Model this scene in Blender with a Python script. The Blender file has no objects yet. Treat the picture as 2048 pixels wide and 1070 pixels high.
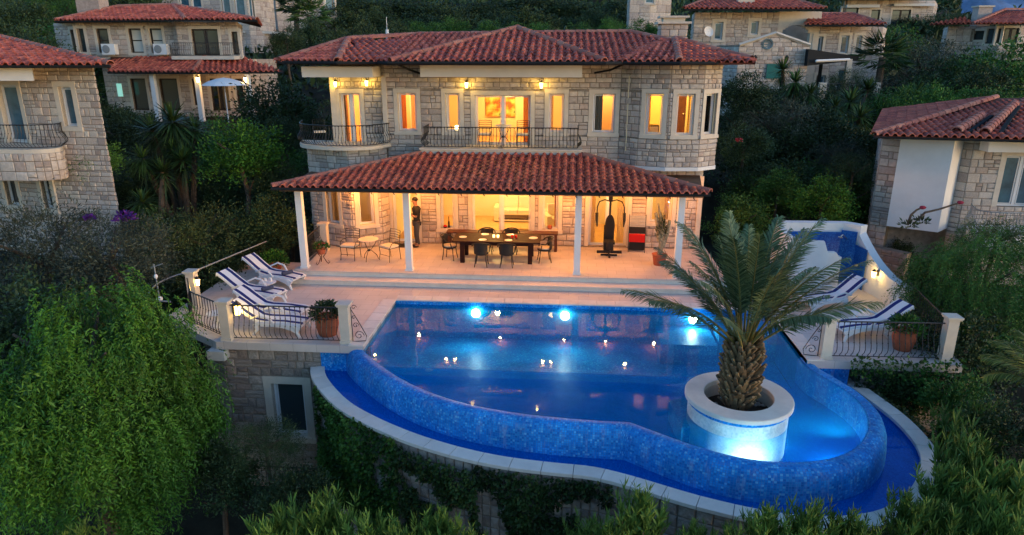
import bpy, math, random
import numpy as np
from mathutils import Vector, Matrix, noise
PI = math.pi
SC = bpy.context.scene
COL = SC.collection
# ---------------------------------------------------------------- camera, sky, sun, exposure
CAMX, CAMY, CAMZ, PITCH, YAW, FPX = 1.628, -20.686, 6.7, math.radians(17.5), math.radians(4.5), 1375.0
cam = bpy.data.cameras.new('camera'); co = bpy.data.objects.new('camera', cam); COL.objects.link(co)
cam.sensor_width = 36; cam.lens = 36 * FPX / 2048; cam.clip_end = 3000
co.location = (CAMX, CAMY, CAMZ); co.rotation_euler = (PI/2 - PITCH, 0, YAW); SC.camera = co
W = bpy.data.worlds.new('World'); SC.world = W; W.use_nodes = True
_n = W.node_tree.nodes; _l = W.node_tree.links
sky = _n.new('ShaderNodeTexSky'); sky.sky_type = 'NISHITA'; sky.sun_disc = False
SUN_EL, SUN_AZ = math.radians(6.0), math.radians(112)      # low sun out to the right
sky.sun_elevation = SUN_EL; sky.sun_rotation = SUN_AZ; sky.air_density = 1.0; sky.dust_density = .9; sky.ozone_density = 3.2
_l.new(sky.outputs[0], _n['Background'].inputs[0]); _n['Background'].inputs[1].default_value = 0.18
sun = bpy.data.lights.new('sun', 'SUN'); so = bpy.data.objects.new('sun', sun); COL.objects.link(so)
sun.energy = 0.12; sun.angle = math.radians(25); sun.color = (1, .62, .42)
_sd = Vector((math.sin(SUN_AZ) * math.cos(math.radians(14)), math.cos(SUN_AZ) * math.cos(math.radians(14)), math.sin(math.radians(14))))
so.rotation_euler = _sd.to_track_quat('Z', 'Y').to_euler()
SC.view_settings.view_transform = 'Standard'; SC.view_settings.look = 'None'
SC.view_settings.exposure = 1.4; SC.view_settings.gamma = 1; SC.view_settings.use_curve_mapping = False
SC.cycles.max_bounces = 8; SC.cycles.diffuse_bounces = 3; SC.cycles.glossy_bounces = 3; SC.cycles.transparent_max_bounces = 12
SC.cycles.transmission_bounces = 4; SC.cycles.caustics_reflective = False; SC.cycles.caustics_refractive = False
SC.cycles.sample_clamp_indirect = 4.0; SC.cycles.use_denoising = True
# ---------------------------------------------------------------- surveying helpers: from a sight line to a real point
_cp, _sp, _ca, _sa = math.cos(PITCH), math.sin(PITCH), math.cos(YAW), math.sin(YAW)
def ray(px, py):
    u = (px - 1024) / FPX; v = (535 - py) / FPX
    r, f, z = u, _cp + v * _sp, -_sp + v * _cp
    return Vector((r * _ca - f * _sa, r * _sa + f * _ca, z)), f
def at(px, py, d):
    r, f = ray(px, py); return Vector((CAMX, CAMY, CAMZ)) + r * (d / f)
def on(px, py, z):
    r, f = ray(px, py); return Vector((CAMX, CAMY, CAMZ)) + r * ((z - CAMZ) / r.z)
# ---------------------------------------------------------------- mesh helpers
class G:
    def __init__(s): s.v = []; s.f = []; s.m = []; s.mi = 0
    def add(s, vs, fs):
        o = len(s.v); s.v += [tuple(p) for p in vs]; s.f += [tuple(i + o for i in f) for f in fs]; s.m += [s.mi] * len(fs); return s
    def box(s, x0, x1, y0, y1, z0, z1, M=None):
        vs = [(x, y, z) for z in (z0, z1) for x, y in ((x0, y0), (x1, y0), (x1, y1), (x0, y1))]
        if M is not None: vs = [M @ Vector(p) for p in vs]
        return s.add(vs, [(3, 2, 1, 0), (4, 5, 6, 7), (0, 1, 5, 4), (1, 2, 6, 5), (2, 3, 7, 6), (3, 0, 4, 7)])
    def prism(s, poly, z0, z1, top=None):
        n = len(poly); vs = [(p[0], p[1], z0) for p in poly] + [(p[0], p[1], z1) for p in (top or poly)]
        return s.add(vs, [tuple(range(n))[::-1], tuple(range(n, 2*n))] + [(i, (i+1) % n, n + (i+1) % n, n + i) for i in range(n)])
    def tube(s, pts, r, n=6, caps=True):
        pts = [Vector(p) for p in pts]; N = len(pts); rs = r if isinstance(r, (list, tuple)) else [r] * N
        vs = []; ref = Vector((0, 0, 1)); d0 = (pts[1] - pts[0]).normalized()
        if abs(d0.z) > .9: ref = Vector((1, 0, 0))
        for i, p in enumerate(pts):
            d = (pts[min(i+1, N-1)] - pts[max(i-1, 0)]).normalized(); a = d.cross(ref)
            if a.length < 1e-4: a = d.cross(Vector((0, 1, 0)))
            a.normalize(); b = d.cross(a)
            vs += [p + (a * math.cos(2*PI*k/n) + b * math.sin(2*PI*k/n)) * rs[i] for k in range(n)]
        fs = [(i*n + k, i*n + (k+1) % n, (i+1)*n + (k+1) % n, (i+1)*n + k) for i in range(N-1) for k in range(n)]
        if caps: fs += [tuple(range(n))[::-1], tuple(range((N-1)*n, N*n))]
        return s.add(vs, fs)
    def lathe(s, prof, c=(0, 0, 0), n=16, ang=2*PI, caps=True):
        vs = []; N = len(prof)
        for r, z in prof: vs += [(c[0] + r * math.cos(ang*k/n), c[1] + r * math.sin(ang*k/n), c[2] + z) for k in range(n)]
        fs = [(i*n + k, i*n + (k+1) % n, (i+1)*n + (k+1) % n, (i+1)*n + k) for i in range(N-1) for k in range(n)]
        if caps: fs += [tuple(range(n))[::-1], tuple(range((N-1)*n, N*n))]
        return s.add(vs, fs)
    def blob(s, c, r, n=8, m=6, j=0.0, seed=0):
        rr = random.Random(seed); r = r if isinstance(r, (tuple, list)) else (r, r, r); vs = []
        for i in range(m + 1):
            t = PI * i / m
            for k in range(n):
                q = 1 + rr.uniform(-j, j) if 0 < i < m else 1
                vs.append((c[0] + r[0]*math.sin(t)*math.cos(2*PI*k/n)*q, c[1] + r[1]*math.sin(t)*math.sin(2*PI*k/n)*q, c[2] - r[2]*math.cos(t)))
        return s.add(vs, [(i*n + k, i*n + (k+1) % n, (i+1)*n + (k+1) % n, (i+1)*n + k) for i in range(m) for k in range(n)])
    def mesh(s, name, mats, smooth=False):
        me = bpy.data.meshes.new(name); me.from_pydata(s.v, [], s.f)
        for m in (mats if isinstance(mats, (list, tuple)) else [mats]): me.materials.append(m)
        if s.mi or any(s.m): me.polygons.foreach_set('material_index', s.m)
        if smooth: me.polygons.foreach_set('use_smooth', [True] * len(s.f))
        me.update(); return me
def link(name, me, parent=None, kind=None, loc=None, rz=None, scale=None):
    o = bpy.data.objects.new(name, me); COL.objects.link(o)
    if parent is not None: o.parent = parent
    if kind: o['kind'] = kind
    if loc is not None: o.location = loc
    if rz is not None: o.rotation_euler = (0, 0, rz)
    if scale is not None: o.scale = scale
    return o
def mk(name, g, mat, parent=None, kind=None, smooth=False, **k): return link(name, g.mesh(name, mat, smooth), parent, kind, **k)
def tag(o, label, cat=None, group=None):
    o['label'] = label
    if cat: o['category'] = cat
    if group: o['group'] = group
    return o
def thing(name, label, cat, loc=(0, 0, 0), rz=0, group=None):
    return tag(link(name, None, loc=loc, rz=rz), label, cat, group)
def copy_thing(root, loc, rz, label, scale=None):
    def cp(o, par):
        c = o.copy(); COL.objects.link(c); c.parent = par
        for ch in o.children: cp(ch, c)
        return c
    r = cp(root, None); r.location = loc; r.rotation_euler = (0, 0, rz); r['label'] = label
    if scale is not None: r.scale = scale
    return r
def np_mesh(name, V, F, mat, tone=None, smooth=False):
    """V (n,3), F (m,k) arrays"""
    V = np.asarray(V, dtype=np.float32); F = np.asarray(F, dtype=np.int32); k = F.shape[1]
    me = bpy.data.meshes.new(name); me.vertices.add(len(V)); me.vertices.foreach_set('co', V.ravel())
    me.loops.add(F.size); me.loops.foreach_set('vertex_index', F.ravel())
    me.polygons.add(len(F)); me.polygons.foreach_set('loop_start', np.arange(0, F.size, k, dtype=np.int32))
    if smooth: me.polygons.foreach_set('use_smooth', np.ones(len(F), dtype=bool))
    if tone is not None:
        a = me.attributes.new('tone', 'FLOAT', 'POINT'); a.data.foreach_set('value', np.asarray(tone, dtype=np.float32))
    me.materials.append(mat); me.update(calc_edges=True); return me
# ---------------------------------------------------------------- materials
def mat(name, base=(.5, .5, .5), rough=.7, spec=.3, metal=0, var=None, vscale=3.0, bump=0, bscale=30, ramp=None, emis=None, estr=0, bdist=.02):
    m = bpy.data.materials.new(name); m.use_nodes = True; t = m.node_tree; N = t.nodes; L = t.links
    b = N['Principled BSDF']; b.inputs['Roughness'].default_value = rough; b.inputs['Specular IOR Level'].default_value = spec
    b.inputs['Metallic'].default_value = metal; b.inputs['Base Color'].default_value = (*base, 1)
    tc = N.new('ShaderNodeTexCoord')
    if ramp:      # colour per stone / tile: object random + island random
        oi = N.new('ShaderNodeObjectInfo'); ge = N.new('ShaderNodeNewGeometry'); ad = N.new('ShaderNodeMath'); ad.operation = 'ADD'
        L.new(oi.outputs['Random'], ad.inputs[0]); L.new(ge.outputs['Random Per Island'], ad.inputs[1])
        fr = N.new('ShaderNodeMath'); fr.operation = 'FRACT'; L.new(ad.outputs[0], fr.inputs[0])
        cr = N.new('ShaderNodeValToRGB'); L.new(fr.outputs[0], cr.inputs[0]); e = cr.color_ramp
        e.interpolation = 'LINEAR'
        while len(e.elements) < len(ramp): e.elements.new(.5)
        for i, c in enumerate(ramp): e.elements[i].position = i / (len(ramp) - 1); e.elements[i].color = (*c, 1)
        col = cr.outputs[0]
    else:
        rgb = N.new('ShaderNodeRGB'); rgb.outputs[0].default_value = (*base, 1); col = rgb.outputs[0]
    if var:
        nz = N.new('ShaderNodeTexNoise'); nz.inputs['Scale'].default_value = vscale; nz.inputs['Detail'].default_value = 6; nz.inputs['Roughness'].default_value = .65
        L.new(tc.outputs['Object'], nz.inputs['Vector'])
        mr = N.new('ShaderNodeMapRange'); mr.inputs[1].default_value = .3; mr.inputs[2].default_value = .7
        mr.inputs[3].default_value = 1 - var; mr.inputs[4].default_value = 1 + var; L.new(nz.outputs['Fac'], mr.inputs[0])
        hs = N.new('ShaderNodeVectorMath'); hs.operation = 'SCALE'; L.new(col, hs.inputs[0]); L.new(mr.outputs[0], hs.inputs['Scale']); col = hs.outputs[0]
    L.new(col, b.inputs['Base Color'])
    if bump:
        n2 = N.new('ShaderNodeTexNoise'); n2.inputs['Scale'].default_value = bscale; n2.inputs['Detail'].default_value = 4
        L.new(tc.outputs['Object'], n2.inputs['Vector'])
        bp = N.new('ShaderNodeBump'); bp.inputs['Strength'].default_value = bump; bp.inputs['Distance'].default_value = bdist
        L.new(n2.outputs['Fac'], bp.inputs['Height']); L.new(bp.outputs[0], b.inputs['Normal'])
    if emis: b.inputs['Emission Color'].default_value = (*emis, 1); b.inputs['Emission Strength'].default_value = estr
    return m
def leafmat(name, dark, light, rough=.55):
    m = bpy.data.materials.new(name); m.use_nodes = True; t = m.node_tree; N = t.nodes; L = t.links; b = N['Principled BSDF']
    a = N.new('ShaderNodeAttribute'); a.attribute_name = 'tone'; oi = N.new('ShaderNodeObjectInfo')
    mx = N.new('ShaderNodeMix'); mx.data_type = 'RGBA'; mx.inputs[6].default_value = (*dark, 1); mx.inputs[7].default_value = (*light, 1)
    L.new(a.outputs['Fac'], mx.inputs[0])
    hs = N.new('ShaderNodeHueSaturation'); mr = N.new('ShaderNodeMapRange'); mr.inputs[3].default_value = .8; mr.inputs[4].default_value = 1.25
    L.new(oi.outputs['Random'], mr.inputs[0]); L.new(mr.outputs[0], hs.inputs['Value']); L.new(mx.outputs[2], hs.inputs['Color'])
    L.new(hs.outputs[0], b.inputs['Base Color']); b.inputs['Roughness'].default_value = rough; b.inputs['Specular IOR Level'].default_value = .25
    return m
STONE_RAMP = [(.47, .39, .33), (.57, .50, .44), (.39, .33, .29), (.60, .53, .47), (.53, .45, .38), (.43, .37, .34), (.61, .54, .46), (.50, .42, .37), (.55, .49, .45), (.35, .29, .26), (.54, .42, .35)]
M = {}
M['stone'] = mat('stone', rough=.85, ramp=STONE_RAMP, var=.22, vscale=7, bump=.5, bscale=25)
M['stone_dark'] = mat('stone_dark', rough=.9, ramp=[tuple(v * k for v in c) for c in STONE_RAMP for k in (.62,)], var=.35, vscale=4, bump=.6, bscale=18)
M['mortar'] = mat('mortar', (.24, .20, .16), .95, var=.3, vscale=5, bump=.3)
M['trim'] = mat('trim_stone', (.62, .55, .46), .75, var=.08, vscale=4, bump=.1, bscale=40)
M['plaster'] = mat('plaster', (.74, .74, .74), .8, var=.06, vscale=1.5, bump=.15, bscale=12)
M['white'] = mat('white_paint', (.78, .78, .78), .5, var=.03, vscale=2)
M['frame'] = mat('window_frame', (.72, .73, .75), .4)
M['frame_dark'] = mat('window_frame_dark', (.035, .025, .02), .5)
M['tile'] = mat('roof_tile', rough=.7, ramp=[(.50, .115, .07), (.58, .15, .09), (.40, .085, .06), (.62, .18, .11), (.48, .11, .08), (.28, .07, .055), (.55, .13, .08)], var=.42, vscale=3.5, bump=.2, bscale=30)
M['tile_base'] = mat('roof_base', (.11, .035, .025), .9, var=.4, vscale=4)
M['ridge'] = mat('ridge_tile', rough=.75, ramp=[(.42, .15, .10), (.36, .12, .09), (.46, .20, .14), (.30, .12, .09)], var=.3, vscale=8)
M['gutter'] = mat('gutter', (.022, .025, .028), .9, spec=.1)
M['iron'] = mat('wrought_iron', (.02, .019, .019), .45, spec=.5)
M['iron_grey'] = mat('grey_iron', (.25, .27, .28), .5)
M['deck'] = mat('deck_limestone', (.60, .50, .44), .6, var=.10, vscale=1.2, bump=.05, bscale=20)
M['cope'] = mat('coping_stone', rough=.7, ramp=[(.72, .65, .58), (.76, .70, .63), (.66, .60, .54)], var=.1, vscale=3)
M['concrete'] = mat('concrete', (.42, .44, .44), .85, var=.2, vscale=2)
M['cream_wall'] = mat('interior_cream', (.80, .66, .42), .85)
M['cream_floor'] = mat('interior_floor', (.55, .33, .15), .6)
def cloth_through(name, c):
    m = mat(name, c, .9); N = m.node_tree.nodes; L = m.node_tree.links; tr = N.new('ShaderNodeBsdfTranslucent'); tr.inputs[0].default_value = (*c, 1); mx = N.new('ShaderNodeMixShader'); mx.inputs[0].default_value = .6
    L.new(N['Principled BSDF'].outputs[0], mx.inputs[1]); L.new(tr.outputs[0], mx.inputs[2]); L.new(mx.outputs[0], N['Material Output'].inputs[0]); return m
M['curtain'] = cloth_through('curtain', (.80, .60, .38))
M['curtain_dark'] = cloth_through('curtain_brown', (.55, .22, .07))
M['wood'] = mat('dark_wood', (.03, .010, .007), .65, spec=.15, var=.3, vscale=6)
M['wood_red'] = mat('brown_wood', (.09, .028, .015), .5, var=.3, vscale=6)
M['rattan'] = mat('black_rattan', (.02, .019, .018), .6, bump=.4, bscale=90)
M['cushion'] = mat('cream_cushion', (.72, .62, .48), .9)
M['towel_white'] = mat('towel_white', (.76, .78, .80), .95, bump=.2, bscale=120)
M['towel_blue'] = mat('towel_blue', (.015, .03, .16), .95, bump=.2, bscale=120)
M['plastic'] = mat('white_plastic', (.74, .75, .77), .4)
M['terracotta'] = mat('terracotta', (.36, .10, .05), .75, var=.2, vscale=6)
M['soil'] = mat('soil', (.05, .035, .025), .95, var=.4, vscale=15, bump=.6, bscale=40)
M['bark'] = mat('bark', (.10, .075, .055), .9, var=.4, vscale=8, bump=.6, bscale=30)
M['skin'] = mat('skin', (.36, .18, .11), .6)
M['hair'] = mat('hair', (.012, .009, .008), .5)
M['black'] = mat('black_cloth', (.018, .018, .02), .85)
M['trouser'] = mat('grey_cloth', (.06, .06, .065), .9)
M['red'] = mat('red_fabric', (.55, .01, .008), .7)
M['rock'] = mat('rock', (.30, .29, .27), .9, var=.4, vscale=4, bump=.5, bscale=12)
M['steel'] = mat('steel', (.5, .5, .52), .3, metal=1)
M['porcelain'] = mat('porcelain', (.8, .8, .78), .25)
def glass(name, tint, gl=.05, rough=.0, dark=None):
    m = bpy.data.materials.new(name); m.use_nodes = True; t = m.node_tree; N = t.nodes; L = t.links; N.remove(N['Principled BSDF'])
    tr = N.new('ShaderNodeBsdfTransparent'); tr.inputs[0].default_value = (*tint, 1); g = N.new('ShaderNodeBsdfGlossy'); g.inputs['Roughness'].default_value = rough
    fr = N.new('ShaderNodeFresnel'); fr.inputs[0].default_value = 1.45; mx = N.new('ShaderNodeMixShader')
    L.new(fr.outputs[0], mx.inputs[0]); L.new(tr.outputs[0], mx.inputs[1]); L.new(g.outputs[0], mx.inputs[2]); L.new(mx.outputs[0], N['Material Output'].inputs[0]); return m
M['glass'] = glass('clear_glass', (.95, .95, .95))
M['glass_dark'] = mat('dusk_glass', (.03, .05, .06), .05, spec=.8)
M['glass_blue'] = mat('blue_glass', (.05, .13, .19), .08, spec=.7, var=.5, vscale=1.2)
def lampmat(name, col, s): return mat(name, (.8, .8, .8), emis=col, estr=s)
WARM = (1.0, .56, .18)
M['lamp'] = lampmat('lamp_glow', (1, .62, .2), 9)
M['candle'] = lampmat('candle_glow', (1, .45, .12), 2.2)
M['lamp_yellow'] = lampmat('lantern_glow', (1, .62, .08), 7)
M['pool_lamp'] = lampmat('pool_lamp_glow', (1, .93, .72), 12)
def light(name, loc, power, col=WARM, r=.08, typ='POINT', rot=None, spot=None, size=None):
    l = bpy.data.lights.new(name, typ); l.energy = power; l.color = col
    if typ != 'AREA': l.shadow_soft_size = r
    if spot: l.spot_size = spot; l.spot_blend = .8
    o = bpy.data.objects.new(name, l); COL.objects.link(o); o.location = loc
    if rot is not None: o.rotation_euler = rot
    return o
def mosaic(name, cols, scale, rough=.25, streak=False, uv=0):
    m = bpy.data.materials.new(name); m.use_nodes = True; t = m.node_tree; N = t.nodes; L = t.links; b = N['Principled BSDF']
    tc = N.new('ShaderNodeTexCoord'); vo = N.new('ShaderNodeTexVoronoi'); vo.inputs['Scale'].default_value = scale; vo.distance = 'CHEBYCHEV'; vo.inputs['Randomness'].default_value = 0 if uv else .35
    if uv: vo.voronoi_dimensions = '2D'
    L.new(tc.outputs['UV' if uv else 'Object'], vo.inputs['Vector']); sp = N.new('ShaderNodeSeparateColor'); L.new(vo.outputs['Color'], sp.inputs[0])
    cr = N.new('ShaderNodeValToRGB'); e = cr.color_ramp
    while len(e.elements) < len(cols): e.elements.new(.5)
    for i, (p, c) in enumerate(cols): e.elements[i].position = p; e.elements[i].color = (*c, 1)
    L.new(sp.outputs[0], cr.inputs[0]); nz = N.new('ShaderNodeTexNoise'); nz.inputs['Scale'].default_value = 1.6; nz.inputs['Detail'].default_value = 5; L.new(tc.outputs['Object'], nz.inputs['Vector'])
    mr = N.new('ShaderNodeMapRange'); mr.inputs[1].default_value = .3; mr.inputs[2].default_value = .7; mr.inputs[3].default_value = .72; mr.inputs[4].default_value = 1.3; L.new(nz.outputs['Fac'], mr.inputs[0])
    sc = N.new('ShaderNodeVectorMath'); sc.operation = 'SCALE'; L.new(cr.outputs[0], sc.inputs[0]); L.new(mr.outputs[0], sc.inputs['Scale']); col = sc.outputs[0]
    if uv:      # pale grout between the tiles
        gr = N.new('ShaderNodeMapRange'); gr.inputs[1].default_value = .40; gr.inputs[2].default_value = .46; L.new(vo.outputs['Distance'], gr.inputs[0])
        gm = N.new('ShaderNodeMix'); gm.data_type = 'RGBA'; gm.inputs[7].default_value = (.05, .20, .56, 1); L.new(gr.outputs[0], gm.inputs[0]); L.new(col, gm.inputs[6]); col = gm.outputs[2]
    if streak:   # lime scale runs down the overflow wall
        mp = N.new('ShaderNodeMapping'); mp.inputs['Scale'].default_value = (4.5, 4.5, .55); L.new(tc.outputs['Object'], mp.inputs[0])
        n3 = N.new('ShaderNodeTexNoise'); n3.inputs['Scale'].default_value = 1.7; n3.inputs['Detail'].default_value = 8; n3.inputs['Roughness'].default_value = .75; L.new(mp.outputs[0], n3.inputs['Vector'])
        m3 = N.new('ShaderNodeMapRange'); m3.inputs[1].default_value = .53; m3.inputs[2].default_value = .75; m3.inputs[3].default_value = 0; m3.inputs[4].default_value = .6; L.new(n3.outputs['Fac'], m3.inputs[0])
        mx = N.new('ShaderNodeMix'); mx.data_type = 'RGBA'; mx.inputs[7].default_value = (.35, .46, .66, 1); L.new(m3.outputs[0], mx.inputs[0]); L.new(col, mx.inputs[6]); col = mx.outputs[2]
    L.new(col, b.inputs['Base Color']); b.inputs['Roughness'].default_value = rough; b.inputs['Specular IOR Level'].default_value = .5 if rough < .25 else .12
    bp = N.new('ShaderNodeBump'); bp.inputs['Strength'].default_value = .35; bp.inputs['Distance'].default_value = .006; L.new(sp.outputs[1], bp.inputs['Height']); L.new(bp.outputs[0], b.inputs['Normal'])
    return m
BLUE = [(0, (.004, .15, .52)), (.3, (.006, .20, .62)), (.6, (.010, .25, .70)), (.88, (.025, .32, .75)), (1, (.12, .46, .80))]
M['mosaic'] = mosaic('blue_mosaic', BLUE, 28, .2, True); M['mosaic_uv'] = mosaic('overflow_mosaic', BLUE, 22, .45, True, 1)
M['mosaic_in'] = mosaic('pool_mosaic', [(0, (.005, .22, .50)), (.5, (.010, .31, .60)), (.9, (.03, .40, .66)), (1, (.15, .55, .75))], 26, .4)
M['mosaic_white'] = mosaic('white_mosaic', [(0, (.62, .68, .66)), (.5, (.76, .79, .75)), (1, (.82, .82, .78))], 26, .4)
M['mosaic_basin'] = mosaic('basin_mosaic', [(0, (.003, .11, .50)), (.6, (.010, .17, .64)), (1, (.02, .24, .72))], 26, .4)
M['mosaic_shower'] = mosaic('shower_mosaic', [(0, (.006, .06, .30)), (.6, (.012, .10, .40)), (1, (.03, .16, .48))], 30, .35)
def water(name, tint):
    m = glass(name, tint); N = m.node_tree.nodes; L = m.node_tree.links
    fr = [n for n in N if n.type == 'FRESNEL'][0]; fr.inputs[0].default_value = 1.17; gl = [n for n in N if n.type == 'BSDF_GLOSSY'][0]
    tc = N.new('ShaderNodeTexCoord'); nz = N.new('ShaderNodeTexNoise'); nz.inputs['Scale'].default_value = 1.6; nz.inputs['Detail'].default_value = 3; L.new(tc.outputs['Object'], nz.inputs['Vector'])
    bp = N.new('ShaderNodeBump'); bp.inputs['Strength'].default_value = .12; bp.inputs['Distance'].default_value = .02; L.new(nz.outputs['Fac'], bp.inputs['Height']); L.new(bp.outputs[0], gl.inputs['Normal']); L.new(bp.outputs[0], fr.inputs['Normal'])
    gl.inputs['Roughness'].default_value = .02
    return m
def add_body(m, c, f, ft=0):      # suspended particles in the lit water scatter a little blue
    N = m.node_tree.nodes; L = m.node_tree.links; tr = [n for n in N if n.type == 'BSDF_TRANSPARENT'][0]; mx0 = [n for n in N if n.type == 'MIX_SHADER'][0]; d = N.new('ShaderNodeBsdfDiffuse'); d.inputs[0].default_value = (*c, 1); mx = N.new('ShaderNodeMixShader'); mx.inputs[0].default_value = f
    L.new(tr.outputs[0], mx.inputs[1]); L.new(d.outputs[0], mx.inputs[2]); t2 = N.new('ShaderNodeBsdfTranslucent'); t2.inputs[0].default_value = (*c, 1); m2 = N.new('ShaderNodeMixShader'); m2.inputs[0].default_value = ft; L.new(mx.outputs[0], m2.inputs[1]); L.new(t2.outputs[0], m2.inputs[2]); L.new(m2.outputs[0], mx0.inputs[1]); return m
M['water'] = water('pool_water', (.50, .87, .98))
M['water_basin'] = water('basin_water', (.7, .85, .98))
M['water'] = add_body(M['water'], (.0, .36, .80), .27, .15); M['water_basin'] = add_body(M['water_basin'], (.0, .21, .85), .42)
# ---------------------------------------------------------------- masonry, roofs, windows, railings
R = random.Random(7)
def unit_stone(seed):
    r = random.Random(seed); j = lambda a: r.uniform(-a, a)
    b = [(-.5, 0, -.5), (.5, 0, -.5), (.5, 0, .5), (-.5, 0, .5)]
    f = [(-.44 + j(.05), -1 + j(.35), -.42 + j(.07)), (.44 + j(.03), -1 + j(.25), -.42 + j(.04)), (.44 + j(.05), -1 + j(.35), .42 + j(.07)), (-.44 + j(.05), -1 + j(.35), .42 + j(.07))]
    c = (j(.15), -1.25 + j(.2), j(.15))
    return b + f + [c], [(0, 1, 5, 4), (1, 2, 6, 5), (2, 3, 7, 6), (3, 0, 4, 7), (4, 5, 8), (5, 6, 8), (6, 7, 8), (7, 4, 8)]
USTONE = [unit_stone(k) for k in range(6)]
UMESH = {}
def ustone_mesh(k, m):
    if (k, m) not in UMESH:
        g = G(); g.add(*USTONE[k]); UMESH[(k, m)] = g.mesh('stone', M[m])
    return UMESH[(k, m)]
class Path:
    def __init__(s, pts):
        s.p = [Vector((a[0], a[1], 0)) for a in pts]; s.s = [0]
        for a, b in zip(s.p, s.p[1:]): s.s.append(s.s[-1] + (b - a).length)
        s.L = s.s[-1]
    def at(s, t):
        t = max(0, min(s.L, t))
        for i in range(len(s.p) - 1):
            if t <= s.s[i+1] + 1e-9:
                k = (t - s.s[i]) / max(1e-9, s.s[i+1] - s.s[i]); return s.p[i].lerp(s.p[i+1], k), i
        return s.p[-1], len(s.p) - 2
    def ang(s, t):
        _, i = s.at(t); d = s.p[i+1] - s.p[i]; return math.atan2(d.y, d.x)
def wall_panels(g, path, z0, z1, ops, t):
    """solid wall along the path (outside is to the right of its direction) with openings"""
    n = len(path.p); nm = []
    for i in range(n):
        ds = []
        if i: ds.append((path.p[i] - path.p[i-1]).normalized())
        if i < n-1: ds.append((path.p[i+1] - path.p[i]).normalized())
        ns = [Vector((-d.y, d.x, 0)) for d in ds]; a = sum(ns, Vector()); a.normalize(); nm.append(a / max(.4, a.dot(ns[0])))
    cuts = sorted(set([0, path.L] + list(path.s) + [o[0] for o in ops] + [o[1] for o in ops]))
    def off(s):
        q, i = path.at(s); k = (s - path.s[i]) / max(1e-9, path.s[i+1] - path.s[i]); d = (path.p[i+1] - path.p[i]).normalized(); nn = nm[i] if s - path.s[i] < 1e-4 else nm[i+1] if path.s[i+1] - s < 1e-4 else Vector((-d.y, d.x, 0))
        return q, q + nn * t
    for a, b in zip(cuts, cuts[1:]):
        if b - a < 1e-4: continue
        m = (a + b) / 2; zs = [(z0, z1)]
        for o in ops:
            if o[0] - 1e-6 < m < o[1] + 1e-6:
                nz = []
                for u, v in zs:
                    if o[2] > u: nz.append((u, min(v, o[2])))
                    if o[3] < v: nz.append((max(u, o[3]), v))
                zs = nz
        pa, qa = off(a + 1e-6); pb, qb = off(b - 1e-6)
        for u, v in zs:
            if v - u > 1e-3: g.prism([pa, pb, qb, qa], u, v)
def stones(parent, path, z0, z1, ops=(), n_ind=0, m='stone', hc=(.19, .34), wc=(.24, .62), seed=1, proud=.022, skip=None, gable=None, vis=None):
    r = random.Random(seed); zb = sorted(set([z0, z1] + [z for o in ops for z in (o[2], o[3]) if z0 < z < z1])); L = []
    for za, zc in zip(zb, zb[1:]):
        z = za
        k = max(1, round((zc - za) / r.uniform(*hc))); hs = [r.uniform(.75, 1.25) for _ in range(k)]; sm = sum(hs); hs = [h * (zc - za) / sm for h in hs]
        for h in hs:
            free = [(0, path.L)]
            for o in ops:
                if o[2] < z + h - .01 and o[3] > z + .01:
                    nf = []
                    for a, b in free:
                        if o[0] > a: nf.append((a, min(b, o[0])))
                        if o[1] < b: nf.append((max(a, o[1]), b))
                    free = nf
            cor = path.s
            nf = []
            for a, b in free:
                cs = [a] + [c for c in cor if a + .02 < c < b - .02] + [b]; nf += list(zip(cs, cs[1:]))
            for a, b in nf:
                if b - a < .05: continue
                k = max(1, round((b - a) / r.uniform(*wc))); ws = [r.uniform(.6, 1.4) for _ in range(k)]; sm = sum(ws); s = a
                for w in ws:
                    w = w * (b - a) / sm
                    if h > .2 and r.random() < .22:
                        q = r.uniform(.35, .65); L.append((s, w, z, h*q)); L.append((s, w, z + h*q, h*(1-q)))
                    elif r.random() < .12 and w > .3: L.append((s, w*.5, z, h)); L.append((s + w*.5, w*.5, z, h))
                    else: L.append((s, w, z, h))
                    s += w
            z += h
    out = []
    for s, w, z, h in L:
        c, _ = path.at(s + w/2)
        if gable and z + h*.8 > gable(s + w/2): continue
        if skip and skip(c.x, c.y, z + h/2): continue
        out.append((c, path.ang(s + w/2), w - .020, h - .020, z + h/2, r.uniform(.6, 1.5) * proud, r.randrange(6)))
    if vis: out.sort(key=lambda q: (0 if vis(q[0].x, q[0].y, q[4]) else 1, -q[2] * q[3]))
    else: out.sort(key=lambda q: -q[2] * q[3])
    for c, a, w, h, z, p, k in out[:n_ind]:
        link('stone', ustone_mesh(k, m), parent, loc=(c.x, c.y, z), rz=a, scale=(w, p, h))
    rest = out[n_ind:]
    if rest:
        g = G()
        for c, a, w, h, z, p, k in rest:
            ca, sa = math.cos(a), math.sin(a); vs = [(c.x + x*w*ca - y*p*sa, c.y + x*w*sa + y*p*ca, z + q*h) for x, y, q in USTONE[k][0]]; g.add(vs, USTONE[k][1])
        mk('stonework', g, M[m], parent, 'stuff')
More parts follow.
